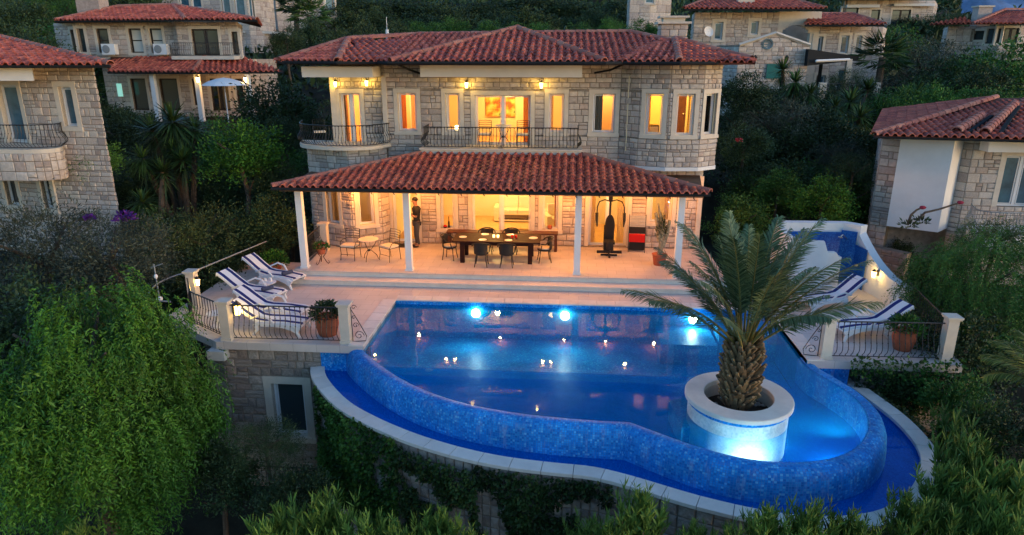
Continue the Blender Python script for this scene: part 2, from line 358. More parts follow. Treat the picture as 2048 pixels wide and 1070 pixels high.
# roof tiles
def unit_tile():
    pf = [(-.5, .0), (-.36, .0), (-.27, .20), (-.12, .33), (.06, .33), (.20, .20), (.30, 0), (.5, 0)]
    vs = [(x, -.56, z + .16) for x, z in pf] + [(x, .56, z) for x, z in pf] + [(x, -.56, z + .02) for x, z in pf]; n = len(pf)
    return vs, [(i, i+1, n+i+1, n+i) for i in range(n-1)] + [(2*n+i, 2*n+i+1, i+1, i) for i in range(n-1)]
UT = unit_tile()
_g = G(); _g.add(*UT); TILE_ME = _g.mesh('roof_tile', M['tile'])
def unit_ridge():
    n = 7; vs = []
    for y, rr in ((-.55, 1.08), (.5, .95)): vs += [(math.cos(PI*k/(n-1)) * rr, y, math.sin(PI*k/(n-1)) * rr) for k in range(n)]
    vs += [(math.cos(PI*k/(n-1)) * .85, -.55, math.sin(PI*k/(n-1)) * .85) for k in range(n)]
    return vs, [(i, i+1, n+i+1, n+i) for i in range(n-1)] + [(2*n+i, 2*n+i+1, i+1, i) for i in range(n-1)]
UR = unit_ridge(); _g = G(); _g.add(*UR); RIDGE_ME = _g.mesh('ridge_tile', M['ridge'])
class Roof:
    """collects tiles of several slopes; the largest become parts, the rest one mesh"""
    def __init__(s, parent, tw=.235, th=.36): s.p = parent; s.t = []; s.base = G(); s.tw = tw; s.th = th; s.r = []; s.rr = random.Random(5)
    def face(s, pts, ind=True, lift=.03):
        pts = [Vector(p) for p in pts]; n = (pts[1]-pts[0]).cross(pts[2]-pts[0]).normalized()
        if n.z < 0: n = -n
        e = Vector((0, 0, 1)).cross(n).normalized()      # level direction in the slope
        u = n.cross(e)
        P2 = [((p - pts[0]).dot(e), (p - pts[0]).dot(u)) for p in pts]
        th = .05
        k = len(pts); s.base.add([p + n*.0 for p in pts] + [p - n*th for p in pts], [tuple(range(k)), tuple(range(k, 2*k))[::-1]] + [(i, k+i, k+(i+1) % k, (i+1) % k) for i in range(k)])
        xs = [p[0] for p in P2]; ys = [p[1] for p in P2]
        def inside(x, y):
            c = False
            for i in range(k):
                (x1, y1), (x2, y2) = P2[i], P2[(i+1) % k]
                if (y1 > y) != (y2 > y) and x < (x2-x1)*(y-y1)/(y2-y1) + x1: c = not c
            return c
        y = min(ys) + s.th*.36; row = 0
        while y < max(ys):
            x = min(xs) + s.tw/2
            while x < max(xs):
                if inside(x, y): s.t.append((pts[0] + e*x + u*y + n*(lift*.6), e, u, n, ind, s.rr.uniform(-.018, .018)))
                x += s.tw
            y += s.th*.92; row += 1
    def ridge(s, a, b, r=.13, step=.40, up=.03):
        a, b = Vector(a), Vector(b); L = (b-a).length; k = max(1, round(L/step)); d = (b-a)/L; x = d.cross(Vector((0, 0, 1))).normalized(); z = x.cross(d)
        for i in range(k): s.r.append((a + d*(L*(i+.5)/k) + z*up, x, d, z, r, L/k))
    def build(s, n_ind=0, r_ind=0, far=False):
        mk('roof_deck', s.base, M['tile_base'], s.p)
        t = sorted(s.t, key=lambda q: (not q[4], (q[0] - Vector((CAMX, CAMY, CAMZ))).length))
        V = np.array(UT[0]); F = UT[1]
        def mat4(q):
            c, e, u, n, _, j = q; return Matrix(((e.x*s.tw, u.x*s.th, n.x*s.tw, c.x + e.x*j), (e.y*s.tw, u.y*s.th, n.y*s.tw, c.y + e.y*j), (e.z*s.tw, u.z*s.th, n.z*s.tw, c.z + e.z*j), (0, 0, 0, 1)))
        for q in t[:n_ind]: o = link('roof_tile', TILE_ME, s.p); o.matrix_basis = mat4(q)
        if t[n_ind:]:
            g = G()
            for q in t[n_ind:]:
                m = np.array(mat4(q)); g.add((V @ m[:3, :3].T + m[:3, 3]).tolist(), F)
            mk('tile_courses', g, M['tile'], s.p, 'stuff')
        V = np.array(UR[0]); g = G()
        for i, (c, x, d, z, r, L) in enumerate(s.r):
            m = Matrix(((x.x*r, d.x*L, z.x*r, c.x), (x.y*r, d.y*L, z.y*r, c.y), (x.z*r, d.z*L, z.z*r, c.z), (0, 0, 0, 1)))
            if i < r_ind: link('ridge_tile', RIDGE_ME, s.p).matrix_basis = m
            else: m = np.array(m); g.add((V @ m[:3, :3].T + m[:3, 3]).tolist(), UR[1])
        if g.v: mk('ridge_course', g, M['ridge'], s.p, 'stuff')
def gutter(parent, pts, r=.06, dz=-.06):
    g = G(); g.tube([(p[0], p[1], p[2] + dz) for p in pts], r, 6); return mk('gutter', g, M['gutter'], parent)
# windows: local frame x along wall, y into the house, z up
def window(parent, c, ang, w, z0, z1, fm='frame', gm='glass', mull=0, sw=.17, door=False, curtain=None, dep=.14, surround=True, fw=.06, trans=0, name=None):
    """opening w by z0..z1 centred at c; w includes no surround"""
    Mx = Matrix.Translation((c[0], c[1], 0)) @ Matrix.Rotation(ang, 4, 'Z'); h = w/2; g = G()
    for x0, x1, a, b in [(-h, -h+fw, z0, z1), (h-fw, h, z0, z1), (-h+fw, h-fw, z1-fw, z1), (-h+fw, h-fw, z0, z0+fw)]: g.box(x0, x1, dep, dep+.06, a, b, Mx)
    for i in range(mull):
        x = -h + w*(i+1)/(mull+1); g.box(x-.045, x+.045, dep-.003, dep+.057, z0+fw, z1-fw, Mx)
    if trans: g.box(-h+fw, h-fw, dep-.004, dep+.055, trans-.03, trans+.03, Mx)
    # inner sash line
    xs = [-h + w*i/(mull+1) for i in range(mull+2)]
    for a, b in zip(xs, xs[1:]):
        a += fw + .012; b -= fw + .012; s = .03
        for x0, x1, u, v in [(a, a+s, z0+fw+.01, z1-fw-.01), (b-s, b, z0+fw+.01, z1-fw-.01), (a+s, b-s, z1-fw-.01-s, z1-fw-.01), (a+s, b-s, z0+fw+.01, z0+fw+.01+s)]: g.box(x0, x1, dep+.008, dep+.045, u, v, Mx)
    o = mk(name or ('door' if door else 'window'), g, M[fm], parent)
    for a, b in zip(xs, xs[1:]):
        p = G(); p.box(a+fw+.02, b-fw-.02, dep+.022, dep+.03, z0+fw, z1-fw, Mx); mk('pane', p, M[gm], o)
    if surround:
        g = G(); e = -.035; s = sw
        g.box(-h-s, -h, e, .16, z0, z1, Mx); g.box(h, h+s, e, .16, z0, z1, Mx); g.box(-h-s-.004, h+s+.004, e-.004, .161, z1, z1+s, Mx)
        if not door: g.box(-h-s-.02, h+s+.02, e-.03, .162, z0-s*.8, z0, Mx)
        mk('surround', g, M['trim'], o)
    if not door:
        g = G(); g.box(-h, h, -.02, dep, z0, z0+.025, Mx); mk('sill', g, M['trim'], o)
    if curtain:
        for side, wd, cm in curtain:
            g = G(); n = 14; x0 = -h if side < 0 else h - wd*w; pts = []
            for i in range(n+1): x = x0 + wd*w*i/n; pts.append((x, dep + .16 + .035*math.sin(i*2.1)))
            vs = [Mx @ Vector((x, y, z)) for z in (z0, z1) for x, y in pts]; g.add(vs, [(i, i+1, n+2+i, n+1+i) for i in range(n)]); mk('curtain', g, M[cm], o)
    return o
def op(s, w, z0, z1, sw=.17, door=False): return (s - w/2 - sw, s + w/2 + sw, z0 - (0 if door else sw*.8), z1 + sw)
def hole(s, w, z0, z1): return (s - w/2, s + w/2, z0, z1)
_balu = {}
def baluster_mesh(h, belly, m='iron', knob=True):
    k = (h, belly, m)
    if k not in _balu:
        g = G(); prof = [(0, 0)] + [(belly * v, t*h) for t, v in ((.06, .1), (.14, .75), (.24, 1), (.36, .8), (.5, .3), (.62, 0), (.8, 0), (1, 0))]
        g.tube([(0, -o, z) for o, z in prof], .010, 4, False)
        if knob:
            for z, o in ((.42*h, .55*belly), (.62*h, 0), (.97*h, 0)): g.lathe([(.006, -.02), (.02, 0), (.006, .02)], (0, -o, z), 5, caps=False)
        _balu[k] = g.mesh('baluster', M[m])
    return _balu[k]
def railing(parent, pts, z, h=.78, sp=.13, belly=.13, m='iron', joined=False, hand=.018, foot=.05):
    pa = Path(pts); g = G(); g.tube([(p.x, p.y, z + h) for p in pa.p], hand, 6); mk('top_rail', g, M[m], parent)
    g = G(); g.tube([(p.x, p.y, z + foot) for p in pa.p], .012, 4); mk('bottom_rail', g, M[m], parent)
    n = max(2, round(pa.L/sp)); me = baluster_mesh(round(h-foot, 3), belly, m); G2 = G()
    for i in range(n):
        s = pa.L*(i+.5)/n; c, _ = pa.at(s); a = pa.ang(s)
        if not joined: link('baluster', me, parent, loc=(c.x, c.y, z + foot), rz=a)
        else:
            mm = Matrix.Translation((c.x, c.y, z+foot)) @ Matrix.Rotation(a, 4, 'Z'); G2.add([mm @ v.co for v in me.vertices], [tuple(p.vertices) for p in me.polygons])
    if joined: mk('baluster_row', G2, M[m], parent, 'stuff')
def arc(cx, cy, r, a0, a1, n): return [(cx + r*math.cos(math.radians(a0 + (a1-a0)*i/n)), cy + r*math.sin(math.radians(a0 + (a1-a0)*i/n))) for i in range(n+1)]
def smooth(pts, n=5, closed=False):
    P = [Vector((p[0], p[1], 0)) for p in pts]; out = []; N = len(P)
    for i in range(N-1):
        a, b, c, d = P[max(i-1, 0)], P[i], P[i+1], P[min(i+2, N-1)]
        for k in range(n):
            t = k/n; q = .5*((2*b) + (c-a)*t + (2*a-5*b+4*c-d)*t*t + (3*b-a-3*c+d)*t**3); out.append((q.x, q.y))
    out.append((P[-1].x, P[-1].y)); return out
# ---------------------------------------------------------------- terrain
def ground(x, y):
    ys = [-40, -14, -6, -2, 3, 10, 22, 42, 57, 75, 100, 140, 220]; zs = [-9, -5.4, -4.6, -3.0, -1.6, -.2, 2.4, 6.0, 8.2, 12.5, 19, 30, 48]
    z = float(np.interp(y, ys, zs))
    if x > .42*y + 18 and y > 55: z = min(z, 8.6 + (y-55)*.035)
    if -9.6 < x < 11.6 and -6 < y < 12.5: z = min(z, -2.0 if y > -1 else -4.6)
    return z + .25 * noise.noise(Vector((x*.13, y*.13, 0))) * (1 if y > 14 or y < -6 else .4)
def build_terrain():
    xs = np.concatenate([np.arange(-260, -12, 4.), np.arange(-12, 14, 1.), np.arange(14, 300, 4.)]); ys = np.concatenate([np.arange(-40, 20, 1.), np.arange(20, 221, 4.)])
    V = [(x, y, ground(x, y)) for y in ys for x in xs]; nx = len(xs)
    F = [(j*nx+i, j*nx+i+1, (j+1)*nx+i+1, (j+1)*nx+i) for j in range(len(ys)-1) for i in range(nx-1)]
    link('ground', np_mesh('ground', V, F, mat('ground_scrub', (.035, .032, .02), .95, var=.5, vscale=.8, bump=.5, bscale=6), smooth=True), kind='structure')
build_terrain()
# far mountain of rock and scrub, distance haze painted into the blue colour
def mountain():
    xs = np.linspace(60, 900, 90); V = []; nx = len(xs); rows = 26
    for j in range(rows):
        t = j/(rows-1)
        for x in xs:
            V.append((x, 560 + 420*t, -20 + (150*math.sin(min(1, t*1.1)*PI/2)) * (.55 + .45*math.exp(-((x-420)/260)**2)) + 26*noise.fractal(Vector((x*.012, t*5, 3)), 1, 2.1, 6)))
    F = [(j*nx+i, j*nx+i+1, (j+1)*nx+i+1, (j+1)*nx+i) for j in range(rows-1) for i in range(nx-1)]
    m = mat('mountain_haze_blue', (.14, .22, .36), .95, var=.6, vscale=.03)
    link('mountain', np_mesh('mountain', V, F, m, smooth=True), kind='structure')
mountain()
# ---------------------------------------------------------------- terrace deck, steps, pool
ZD, ZW, ZB = -.32, -.42, -1.06          # deck, pool water, basin water
deck = link('terrace_deck', None, kind='structure')
def deckmat():
    m = mat('deck_paving', (.60, .54, .50), .5, spec=.4, var=.1, vscale=1.1); t = m.node_tree; N = t.nodes; L = t.links; b = N['Principled BSDF']
    tc = N.new('ShaderNodeTexCoord'); br = N.new('ShaderNodeTexBrick'); br.offset = .5; br.inputs['Scale'].default_value = 1; br.inputs['Brick Width'].default_value = .6; br.inputs['Row Height'].default_value = .4; br.inputs['Mortar Size'].default_value = .006
    br.inputs['Color1'].default_value = (1, 1, 1, 1); br.inputs['Color2'].default_value = (.92, .92, .93, 1); br.inputs['Mortar'].default_value = (.66, .64, .62, 1)
    L.new(tc.outputs['Object'], br.inputs[0]); src = b.inputs['Base Color'].links[0].from_socket; mx = N.new('ShaderNodeMix'); mx.data_type = 'RGBA'; mx.blend_type = 'MULTIPLY'; mx.inputs[0].default_value = 1
    L.new(src, mx.inputs[6]); L.new(br.outputs[0], mx.inputs[7]); L.new(mx.outputs[2], b.inputs['Base Color']); return m
M['paving'] = deckmat()
g = G(); g.prism([(-3.3, -5.3), (-3.3, 1.5), (-9.3, 1.5), (-9.3, -3.9), (-7.1, -5.3)], -.52, ZD); g.prism([(7.45, -5.25), (11.0, -5.25), (11.55, -1.5), (11.45, 2.4), (7.45, 2.4)], -.52, ZD)
g.box(-3.3, 7.45, -1.98, -.3, -.52, ZD); mk('paving', g, M['paving'], deck)
g = G(); g.box(-6.95, 6.6, -.30, 3.6, -.318, -.03); mk('porch_floor_base', g, M['cope'], deck)
g = G(); g.box(-6.99, 6.64, -.345, 3.6, -.029, .0); mk('porch_floor', g, M['paving'], deck)
g = G(); g.box(-6.95, 6.6, -.74, -.301, -.317, -.19); mk('step_riser', g, M['cope'], deck)
g = G(); g.box(-6.99, 6.64, -.785, -.302, -.189, -.16); mk('step_tread', g, M['cope'], deck)
def slabs(parent, path, o0, o1, z0, z1, step=.55, name='coping_stone', gap=.006):
    """a course of slabs laid along a path, from offset o0 to o1 to the right of it"""
    pa = path if isinstance(path, Path) else Path(path)
    def off(s, o):
        p, i = pa.at(s); d0 = (pa.at(max(0, s-.12))[0]); d1 = (pa.at(min(pa.L, s+.12))[0]); d = (d1-d0).normalized(); return (p.x + d.y*o, p.y - d.x*o)
    n = max(1, round(pa.L/step))
    for i in range(n):
        a, b = pa.L*i/n + gap, pa.L*(i+1)/n - gap; k = 3; s = [a + (b-a)*q/k for q in range(k+1)]
        g = G(); g.prism([off(x, o1) for x in s] + [off(x, o0) for x in s[::-1]], z0, z1 - .006)
        g.prism([off(x, o1-.006) for x in s] + [off(x, o0+.006) for x in s[::-1]], z1 - .006, z1); mk(name, g, M['cope'], parent)
slabs(deck, [(-3.32, -5.33), (-3.3, -1.98)], -.36, .03, ZD+.002, ZD+.035); slabs(deck, [(-3.3, -1.97), (7.45, -1.97)], -.36, .03, ZD+.003, ZD+.036); slabs(deck, [(7.45, -1.98), (7.48, -5.3)], -.36, .03, ZD+.001, ZD+.034)
pool = thing('swimming_pool', 'blue mosaic infinity pool with curved overflow edge in front of the villa', 'swimming pool')
C1 = smooth([(-3.50, -4.9), (-3.3, -5.25), (-2.89, -5.77), (-2.22, -6.50), (-1.55, -7.08), (-.9, -7.50), (-.24, -7.80), (.52, -8.01), (1.19, -8.14), (1.95, -8.22), (3.05, -8.26)], 4)
C2 = smooth([(3.05, -8.26), (3.75, -8.75), (4.4, -9.14), (4.98, -9.37), (5.55, -9.46), (6.1, -9.42), (6.64, -9.24), (7.09, -8.95), (7.47, -8.52), (7.76, -7.98), (7.92, -7.35), (7.88, -6.70), (7.66, -6.08), (7.42, -5.5), (7.36, -4.9)], 4)
INF = C1 + C2[1:]
def normals(pts):
    P = [Vector((p[0], p[1])) for p in pts]; out = []
    for i in range(len(P)):
        ds = []
        if i: ds.append((P[i]-P[i-1]).normalized())
        if i < len(P)-1: ds.append((P[i+1]-P[i]).normalized())
        ns = [Vector((d.y, -d.x)) for d in ds]; a = sum(ns, Vector((0, 0))).normalized(); out.append(a / max(.5, a.dot(ns[0])))
    return out
def sweep_uv(me, pts, prof):
    k = len(prof); S = Path(pts).s; A = [0]
    for a, b in zip(prof, prof[1:]): A.append(A[-1] + math.hypot(a[0]-b[0], a[1]-b[1]))
    uv = me.uv_layers.new(name='UVMap')
    for i, l in enumerate(me.loops): v = l.vertex_index; uv.data[i].uv = (S[v//k], A[v % k])
def sweep(g, pts, prof, closed_prof=False):
    nn = normals(pts); vs = []; k = len(prof)
    for p, n in zip(pts, nn): vs += [(p[0] + n.x*o, p[1] + n.y*o, z) for o, z in prof]
    kk = k if closed_prof else k-1
    g.add(vs, [(i*k+j, i*k+(j+1) % k, (i+1)*k+(j+1) % k, (i+1)*k+j) for i in range(len(pts)-1) for j in range(kk)])
g = G(); sweep(g, INF, [(0, -1.45), (0, -.47), (.02, -.43), (.07, -.412), (.16, -.405), (.25, -.43), (.33, -.50), (.38, -.62), (.405, -.85), (.42, -1.35)]); o = mk('overflow_wall', g, M['mosaic_uv'], pool, smooth=True); sweep_uv(o.data, INF, [(0, -1.45), (0, -.47), (.02, -.43), (.07, -.412), (.16, -.405), (.25, -.43), (.33, -.50), (.38, -.62), (.405, -.85), (.42, -1.35)])
g = G(); outline = [(-3.3, -1.98), (-3.42, -4.9)] + INF[1:-1] + [(7.42, -4.9), (7.45, -1.98)]
g.add([(x, y, -1.45) for x, y in outline], [tuple(range(len(outline)))]); mk('pool_floor', g, M['mosaic_in'], pool)
g = G(); s = [(-3.42, -5.3), (-3.3, -1.98), (7.45, -1.98), (7.45, -5.3)]; sweep(g, s, [(0, -1.45), (0, ZD)]); g2 = g; mk('pool_wall', g, M['mosaic_in'], pool)
g = G(); sweep(g, [(-3.29, -1.995), (7.44, -1.995)], [(0, -.56), (0, ZD)]); mk('waterline_band', g, M['mosaic'], pool)
g = G(); g.box(4.3, 5.8, -3.35, -1.99, -1.44, -.85); g.box(5.9, 7.44, -3.0, -1.99, -1.44, -.62); g.prism([(4.0, -7.0), (4.75, -6.6), (4.9, -7.9), (4.1, -8.1)], -1.44, -.6); mk('underwater_bench', g, M['mosaic_in'], pool)
g = G(); o2 = [(-3.3, -1.98), (-3.5, -4.9)] + INF[1:-1] + [(7.5, -4.9), (7.45, -1.98)]; nn = normals(INF)
o2 = [(-3.31, -1.97), (-3.46, -4.9)] + [(p[0]+n.x*.04, p[1]+n.y*.04) for p, n in zip(INF, nn)][1:-1] + [(7.44, -4.9), (7.46, -1.97)]
g.add([(x, y, ZW) for x, y in o2], [tuple(range(len(o2)))]); tag(mk('pool_water', g, M['water'], None, 'structure'), 'still blue water of the swimming pool')
for k, (x, p) in enumerate([(-.9, 1), (1.7, 1), (5.35, 1)]):
    lt = link('pool_light', None, pool); g = G(); g.lathe([(.0, 0), (.11, .0), (.13, .02), (.13, .04)], (0, 0, 0), 14, caps=False); o = mk('lens', g, M['pool_lamp'], lt); lt.location = (x, -2.03, -.62); lt.rotation_euler = (PI/2, 0, 0)
    light('pool_lamp', (x, -2.12, -.66), 30, (.90, .95, .88), .10, 'SPOT', (math.radians(90), 0, PI), math.radians(170))
# lamp in the overflow wall shining on the planter
lt = link('pool_light', None, pool); g = G(); g.lathe([(.0, 0), (.10, .0), (.12, .02), (.12, .04)], (0, 0, 0), 14, caps=False); mk('lens', g, M['pool_lamp'], lt); lt.location = (5.3, -9.42, -1.1); lt.rotation_euler = (-PI/2, 0, 0)
light('planter_and_fill_lamp', (5.3, -9.34, -1.1), 110, (1, .98, .82), .05, 'SPOT', (math.radians(112), 0, 0), math.radians(140))
light('planter_and_fill_lamp', (7.1, -8.7, -.9), 45, (.8, .97, 1), .05, 'SPOT', (math.radians(90), 0, math.radians(12)), math.radians(160))  # extra fill lamp without fixture, added to brighten the right inner pool wall
for x, y in ((6.95, -7.1), (-1.9, -4.2), (2.0, -5.9)):
    g = G(); g.lathe([(0, .015), (.09, .012), (.11, 0)], (x, y, -1.445), 12, caps=False); mk('floor_drain', g, M['porcelain'], pool)
# catch basin
BI = smooth([(-4.43, -4.85), (-4.36, -5.3), (-4.02, -5.95), (-3.24, -6.91), (-2.45, -7.55), (-1.55, -8.11), (-.75, -8.49), (0.0, -8.76), (.7, -8.93), (1.53, -9.04), (2.30, -9.12), (3.05, -9.38), (4.17, -9.88), (5.27, -10.22), (6.2, -10.30), (7.1, -10.10), (7.78, -9.66), (8.28, -9.10), (8.67, -8.48), (8.86, -7.95), (8.92, -7.30), (8.86, -6.55), (8.64, -5.6), (8.44, -4.85)], 4)
basin = thing('overflow_basin', 'curved lower catch basin with pale stone coping wrapped round the infinity pool', 'basin')
g = G(); bb = BI; g.add([(x, y, -1.28) for x, y in bb], [tuple(range(len(bb)))]); sweep(g, BI, [(0, -1.28), (0, -.99)]); mk('basin_floor', g, M['mosaic_basin'], basin)
for b_ in ((-4.45, -3.45, -5.20, -5.14, -1.28, -.53), (7.4, 8.5, -5.16, -5.1, -1.28, -.53)): g = G(); g.box(*b_); mk('side_wall', g, M['mosaic'], basin)
g = G(); g.add([(x, y, ZB) for x, y in BI], [tuple(range(len(BI)))]); tag(mk('basin_water', g, M['water_basin'], None, 'structure'), 'thin sheet of dark blue water in the lower basin')
slabs(basin, Path(BI[3:]), -.02, .33, -1.02, -.95, .6)
g = G(); sweep(g, BI, [(.05, -1.03), (.24, -1.03), (.24, -6.5), (.05, -6.5)]); mk('mortar_wall', g, M['mortar'], basin)
BO = [(p[0]+n.x*.25, p[1]+n.y*.25) for p, n in zip(BI, normals(BI))]
def vz(x, y, z): return z > -3.4 and y < -6.5
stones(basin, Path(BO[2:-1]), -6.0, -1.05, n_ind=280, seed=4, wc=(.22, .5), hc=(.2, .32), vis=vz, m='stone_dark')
# planter in the pool
pl = thing('round_planter', 'round mosaic planter with pale stone ring standing in the pool', 'planter', (5.23, -7.83, 0))
g = G(); g.lathe([(.985, -1.45), (.985, -.14)], n=48, caps=False); mk('mosaic_drum', g, M['mosaic_white'], pl, smooth=True)
g = G(); g.lathe([(.99, -.14), (.992, -.055)], n=48, caps=False); mk('blue_band', g, M['mosaic'], pl, smooth=True)
g = G(); g.lathe([(.68, -.05), (1.05, -.05), (1.06, -.04), (1.06, .035), (1.045, .05), (.69, .05), (.68, .04), (.68, -.05)], n=56, caps=False); mk('stone_ring', g, M['cope'], pl, smooth=False)
g = G(); g.lathe([(.70, -.45), (.70, -.04)], n=40, caps=False); mk('inner_wall', g, M['trim'], pl, smooth=True)
g = G(); g.lathe([(0, -.28), (.3, -.27), (.71, -.32)], n=30, caps=False); mk('soil', g, M['soil'], pl)
for k in range(22):
    a = R.uniform(0, 2*PI); rr = R.uniform(.42, .62); s = R.uniform(.04, .09); g = G(); g.blob((rr*math.cos(a), rr*math.sin(a), -.27), (s, s*.8, s*.6), 7, 5, .25, k); mk('stone', g, M['rock'], pl)
# lower storey under the left terrace
lw = thing('lower_storey', 'rough stone lower storey with one tall window under the left terrace', 'building')
pa = Path([(-9.2, -3.95), (-7.0, -5.15), (-4.43, -5.15)]); s0 = pa.s[1]
hl = [hole(s0 + 7.0 - 5.42, .86, -3.05, -1.5)]
g = G(); wall_panels(g, pa, -5.4, -.53, hl, .35); mk('wall', g, M['mortar'], lw)
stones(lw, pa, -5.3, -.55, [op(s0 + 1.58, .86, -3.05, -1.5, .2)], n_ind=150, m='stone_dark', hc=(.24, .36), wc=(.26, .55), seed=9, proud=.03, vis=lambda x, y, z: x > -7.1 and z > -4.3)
window(lw, (-5.42, -5.15), 0, .86, -3.05, -1.5, 'frame_blue' if 'frame_blue' in M else 'frame', 'glass_dark', sw=.2)
g = G(); g.box(-7.3, -6.85, -5.45, -5.16, -.78, -.53); mk('concrete_corner', g, M['concrete'], lw)
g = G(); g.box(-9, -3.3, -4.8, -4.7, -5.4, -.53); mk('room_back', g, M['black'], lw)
rl = thing('lower_railing', 'dark wrought iron railing below the lower storey window', 'railing', group=None)
railing(rl, [(-8.4, -5.2), (-7.4, -5.75), (-4.6, -5.75)], -4.45, .85, .12, .10)
rb = thing('retaining_wall', 'rough stone retaining wall under the right terrace corner', 'wall')
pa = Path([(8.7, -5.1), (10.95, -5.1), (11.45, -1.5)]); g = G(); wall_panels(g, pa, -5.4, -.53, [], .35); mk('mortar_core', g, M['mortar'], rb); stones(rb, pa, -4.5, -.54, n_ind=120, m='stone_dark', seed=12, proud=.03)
# posts and terrace railings
def post(x, y, h, label, w=.24, group='cream posts of the terrace railing'):
    t = thing('stone_post', label, 'post', (x, y, ZD), group=group); g = G(); a = w/2
    g.box(-a-.02, a+.02, -a-.02, a+.02, 0, .08); g.box(-a, a, -a, a, .08, h-.06); mk('shaft', g, M['trim'], t)
    g = G(); g.box(-a-.03, a+.03, -a-.03, a+.03, h-.06, h-.025); g.box(-a-.05, a+.05, -a-.05, a+.05, h-.025, h+.02); mk('cap', g, M['trim'], t); return t
post(-6.85, -5.12, 1.05, 'cream stone post at the front left corner of the terrace with a lantern')
post(-3.78, -5.08, 1.05, 'cream stone post beside the pool at the left end of the infinity edge')
post(-8.85, -3.0, 1.1, 'cream stone post at the far left edge of the terrace with a wall lantern')
post(7.92, -5.05, 1.05, 'cream stone post beside the scroll bracket at the right pool corner')
post(10.72, -4.95, 1.1, 'cream stone post at the far right front corner of the terrace')
TR = 'terrace railings of black wrought iron'
r1 = thing('terrace_railing', 'black bellied iron railing in front of the left sunbeds and flower pot', 'railing', group=TR); railing(r1, [(-6.7, -5.12), (-3.92, -5.08)], ZD, .93, .135, .11)
r2 = thing('terrace_railing', 'black iron railing on the left edge of the terrace beside the bright willowy tree', 'railing', group=TR); railing(r2, [(-8.9, -3.15), (-8.2, -4.25), (-7.0, -5.05)], ZD, .93, .135, .09)
r3 = thing('terrace_railing', 'black bellied iron railing in front of the right sunbeds', 'railing', group=TR); railing(r3, [(8.07, -5.05), (10.57, -4.97)], ZD, .93, .135, .11)
r4 = thing('terrace_railing', 'black iron railing on the right side of the terrace below the white shower wall', 'railing', group=TR); railing(r4, [(10.74, -4.8), (11.15, -1.9)], ZD, .93, .14, .09)
g = G(); P = smooth([(-8.95, -2.95), (-9.5, -2.4), (-9.75, -3.3), (-9.35, -4.3), (-8.7, -4.4)], 6); g.tube([(x, y, .52 - .02*i*.3) for i, (x, y) in enumerate(P)], .022, 6)
sr = tag(mk('stair_handrail', g, M['iron_grey']), 'curved grey handrail looping outside the left terrace edge', 'handrail')
g = G(); g.tube([(-8.85, -2.85, .72), (-8.3, .8, .62)], .02, 6); tag(mk('handrail', g, M['iron_grey']), 'straight grey handrail running back from the left lantern post', 'handrail')
def scroll(x, y, sgn, label):
    t = thing('scroll_bracket', label, 'bracket', (x, y, ZD), group='iron scroll brackets beside the pool'); g = G(); g.tube([(0, 0, .03), (0, 0, .95)], .012, 5); g.tube([(0, 0, .9), (.1*sgn, 0, .72), (.24*sgn, 0, .45), (.36*sgn, 0, .2), (.33*sgn, 0, .06), (0, 0, .03)], .011, 5); mk('bracket_frame', g, M['iron'], t)
    for cx, cz, r, tn in ((.17, .2, .13, 1.6), (.10, .47, .08, 1.5), (.06, .68, .055, 1.4), (.08, .95, .07, 1.3)):
        g = G(); g.tube([((cx + r*(1-k/22)*math.cos(k/22*tn*2*PI))*sgn, 0, cz + r*(1-k/22)*math.sin(k/22*tn*2*PI)) for k in range(20)], .009, 4); mk('scroll', g, M['iron'], t)
scroll(-3.62, -5.08, 1, 'iron scroll bracket at the left pool corner post'); scroll(7.76, -5.05, -1, 'iron scroll bracket at the right pool corner post')
# ---------------------------------------------------------------- the villa
def s_of(pa, x, y):
    best = (1e9, 0)
    for i in range(len(pa.p)-1):
        a, b = pa.p[i], pa.p[i+1]; d = b-a; t = max(0, min(1, (Vector((x, y, 0))-a).dot(d)/d.length_squared)); q = (a + d*t - Vector((x, y, 0))).length
        if q < best[0]: best = (q, pa.s[i] + t*d.length)
    return best[1]
villa = thing('stone_villa', 'two storey cream stone villa with red tiled roofs and warm lit windows', 'villa')
LOW = Path([(-7.7, 11), (-7.78, 3.9), (-7.42, 2.9), (-5.78, 2.25), (-4.85, 2.75), (-4.66, 3.2), (6.3, 3.2), (6.3, 11)])
UP = Path([(-6.55, 11), (-6.55, 3.45), (-4.62, 3.45), (-4.62, 3.2), (3.4, 3.2), (4.0, 2.74), (4.92, 2.45), (5.98, 2.53), (6.62, 3.02), (6.72, 4.0), (6.72, 11)])
CUR = [(-1, .3, 'curtain_dark')]
LW = [  # x, y, w, z0, z1, door, mull, curtain
    (-7.6, 3.4, .5, .82, 2.3, 0, 0, None), (-6.55, 2.555, .5, .82, 2.3, 0, 0, [(-1, .35, 'curtain')]), (-5.32, 2.498, .5, .82, 2.3, 0, 0, None), (-4.12, 3.2, .86, .02, 2.3, 1, 0, None),
    (-2.58, 3.2, .46, .55, 2.4, 0, 0, None), (-.63, 3.2, 2.06, .03, 2.4, 1, 1, None), (1.11, 3.2, .52, .58, 2.4, 0, 0, [(1, .25, 'curtain_dark')]), (3.15, 3.2, 1.3, .03, 2.4, 1, 1, [(-1, .18, 'curtain'), (1, .25, 'curtain')]), (4.98, 3.2, .7, .92, 2.4, 0, 0, [(1, .3, 'curtain')])]
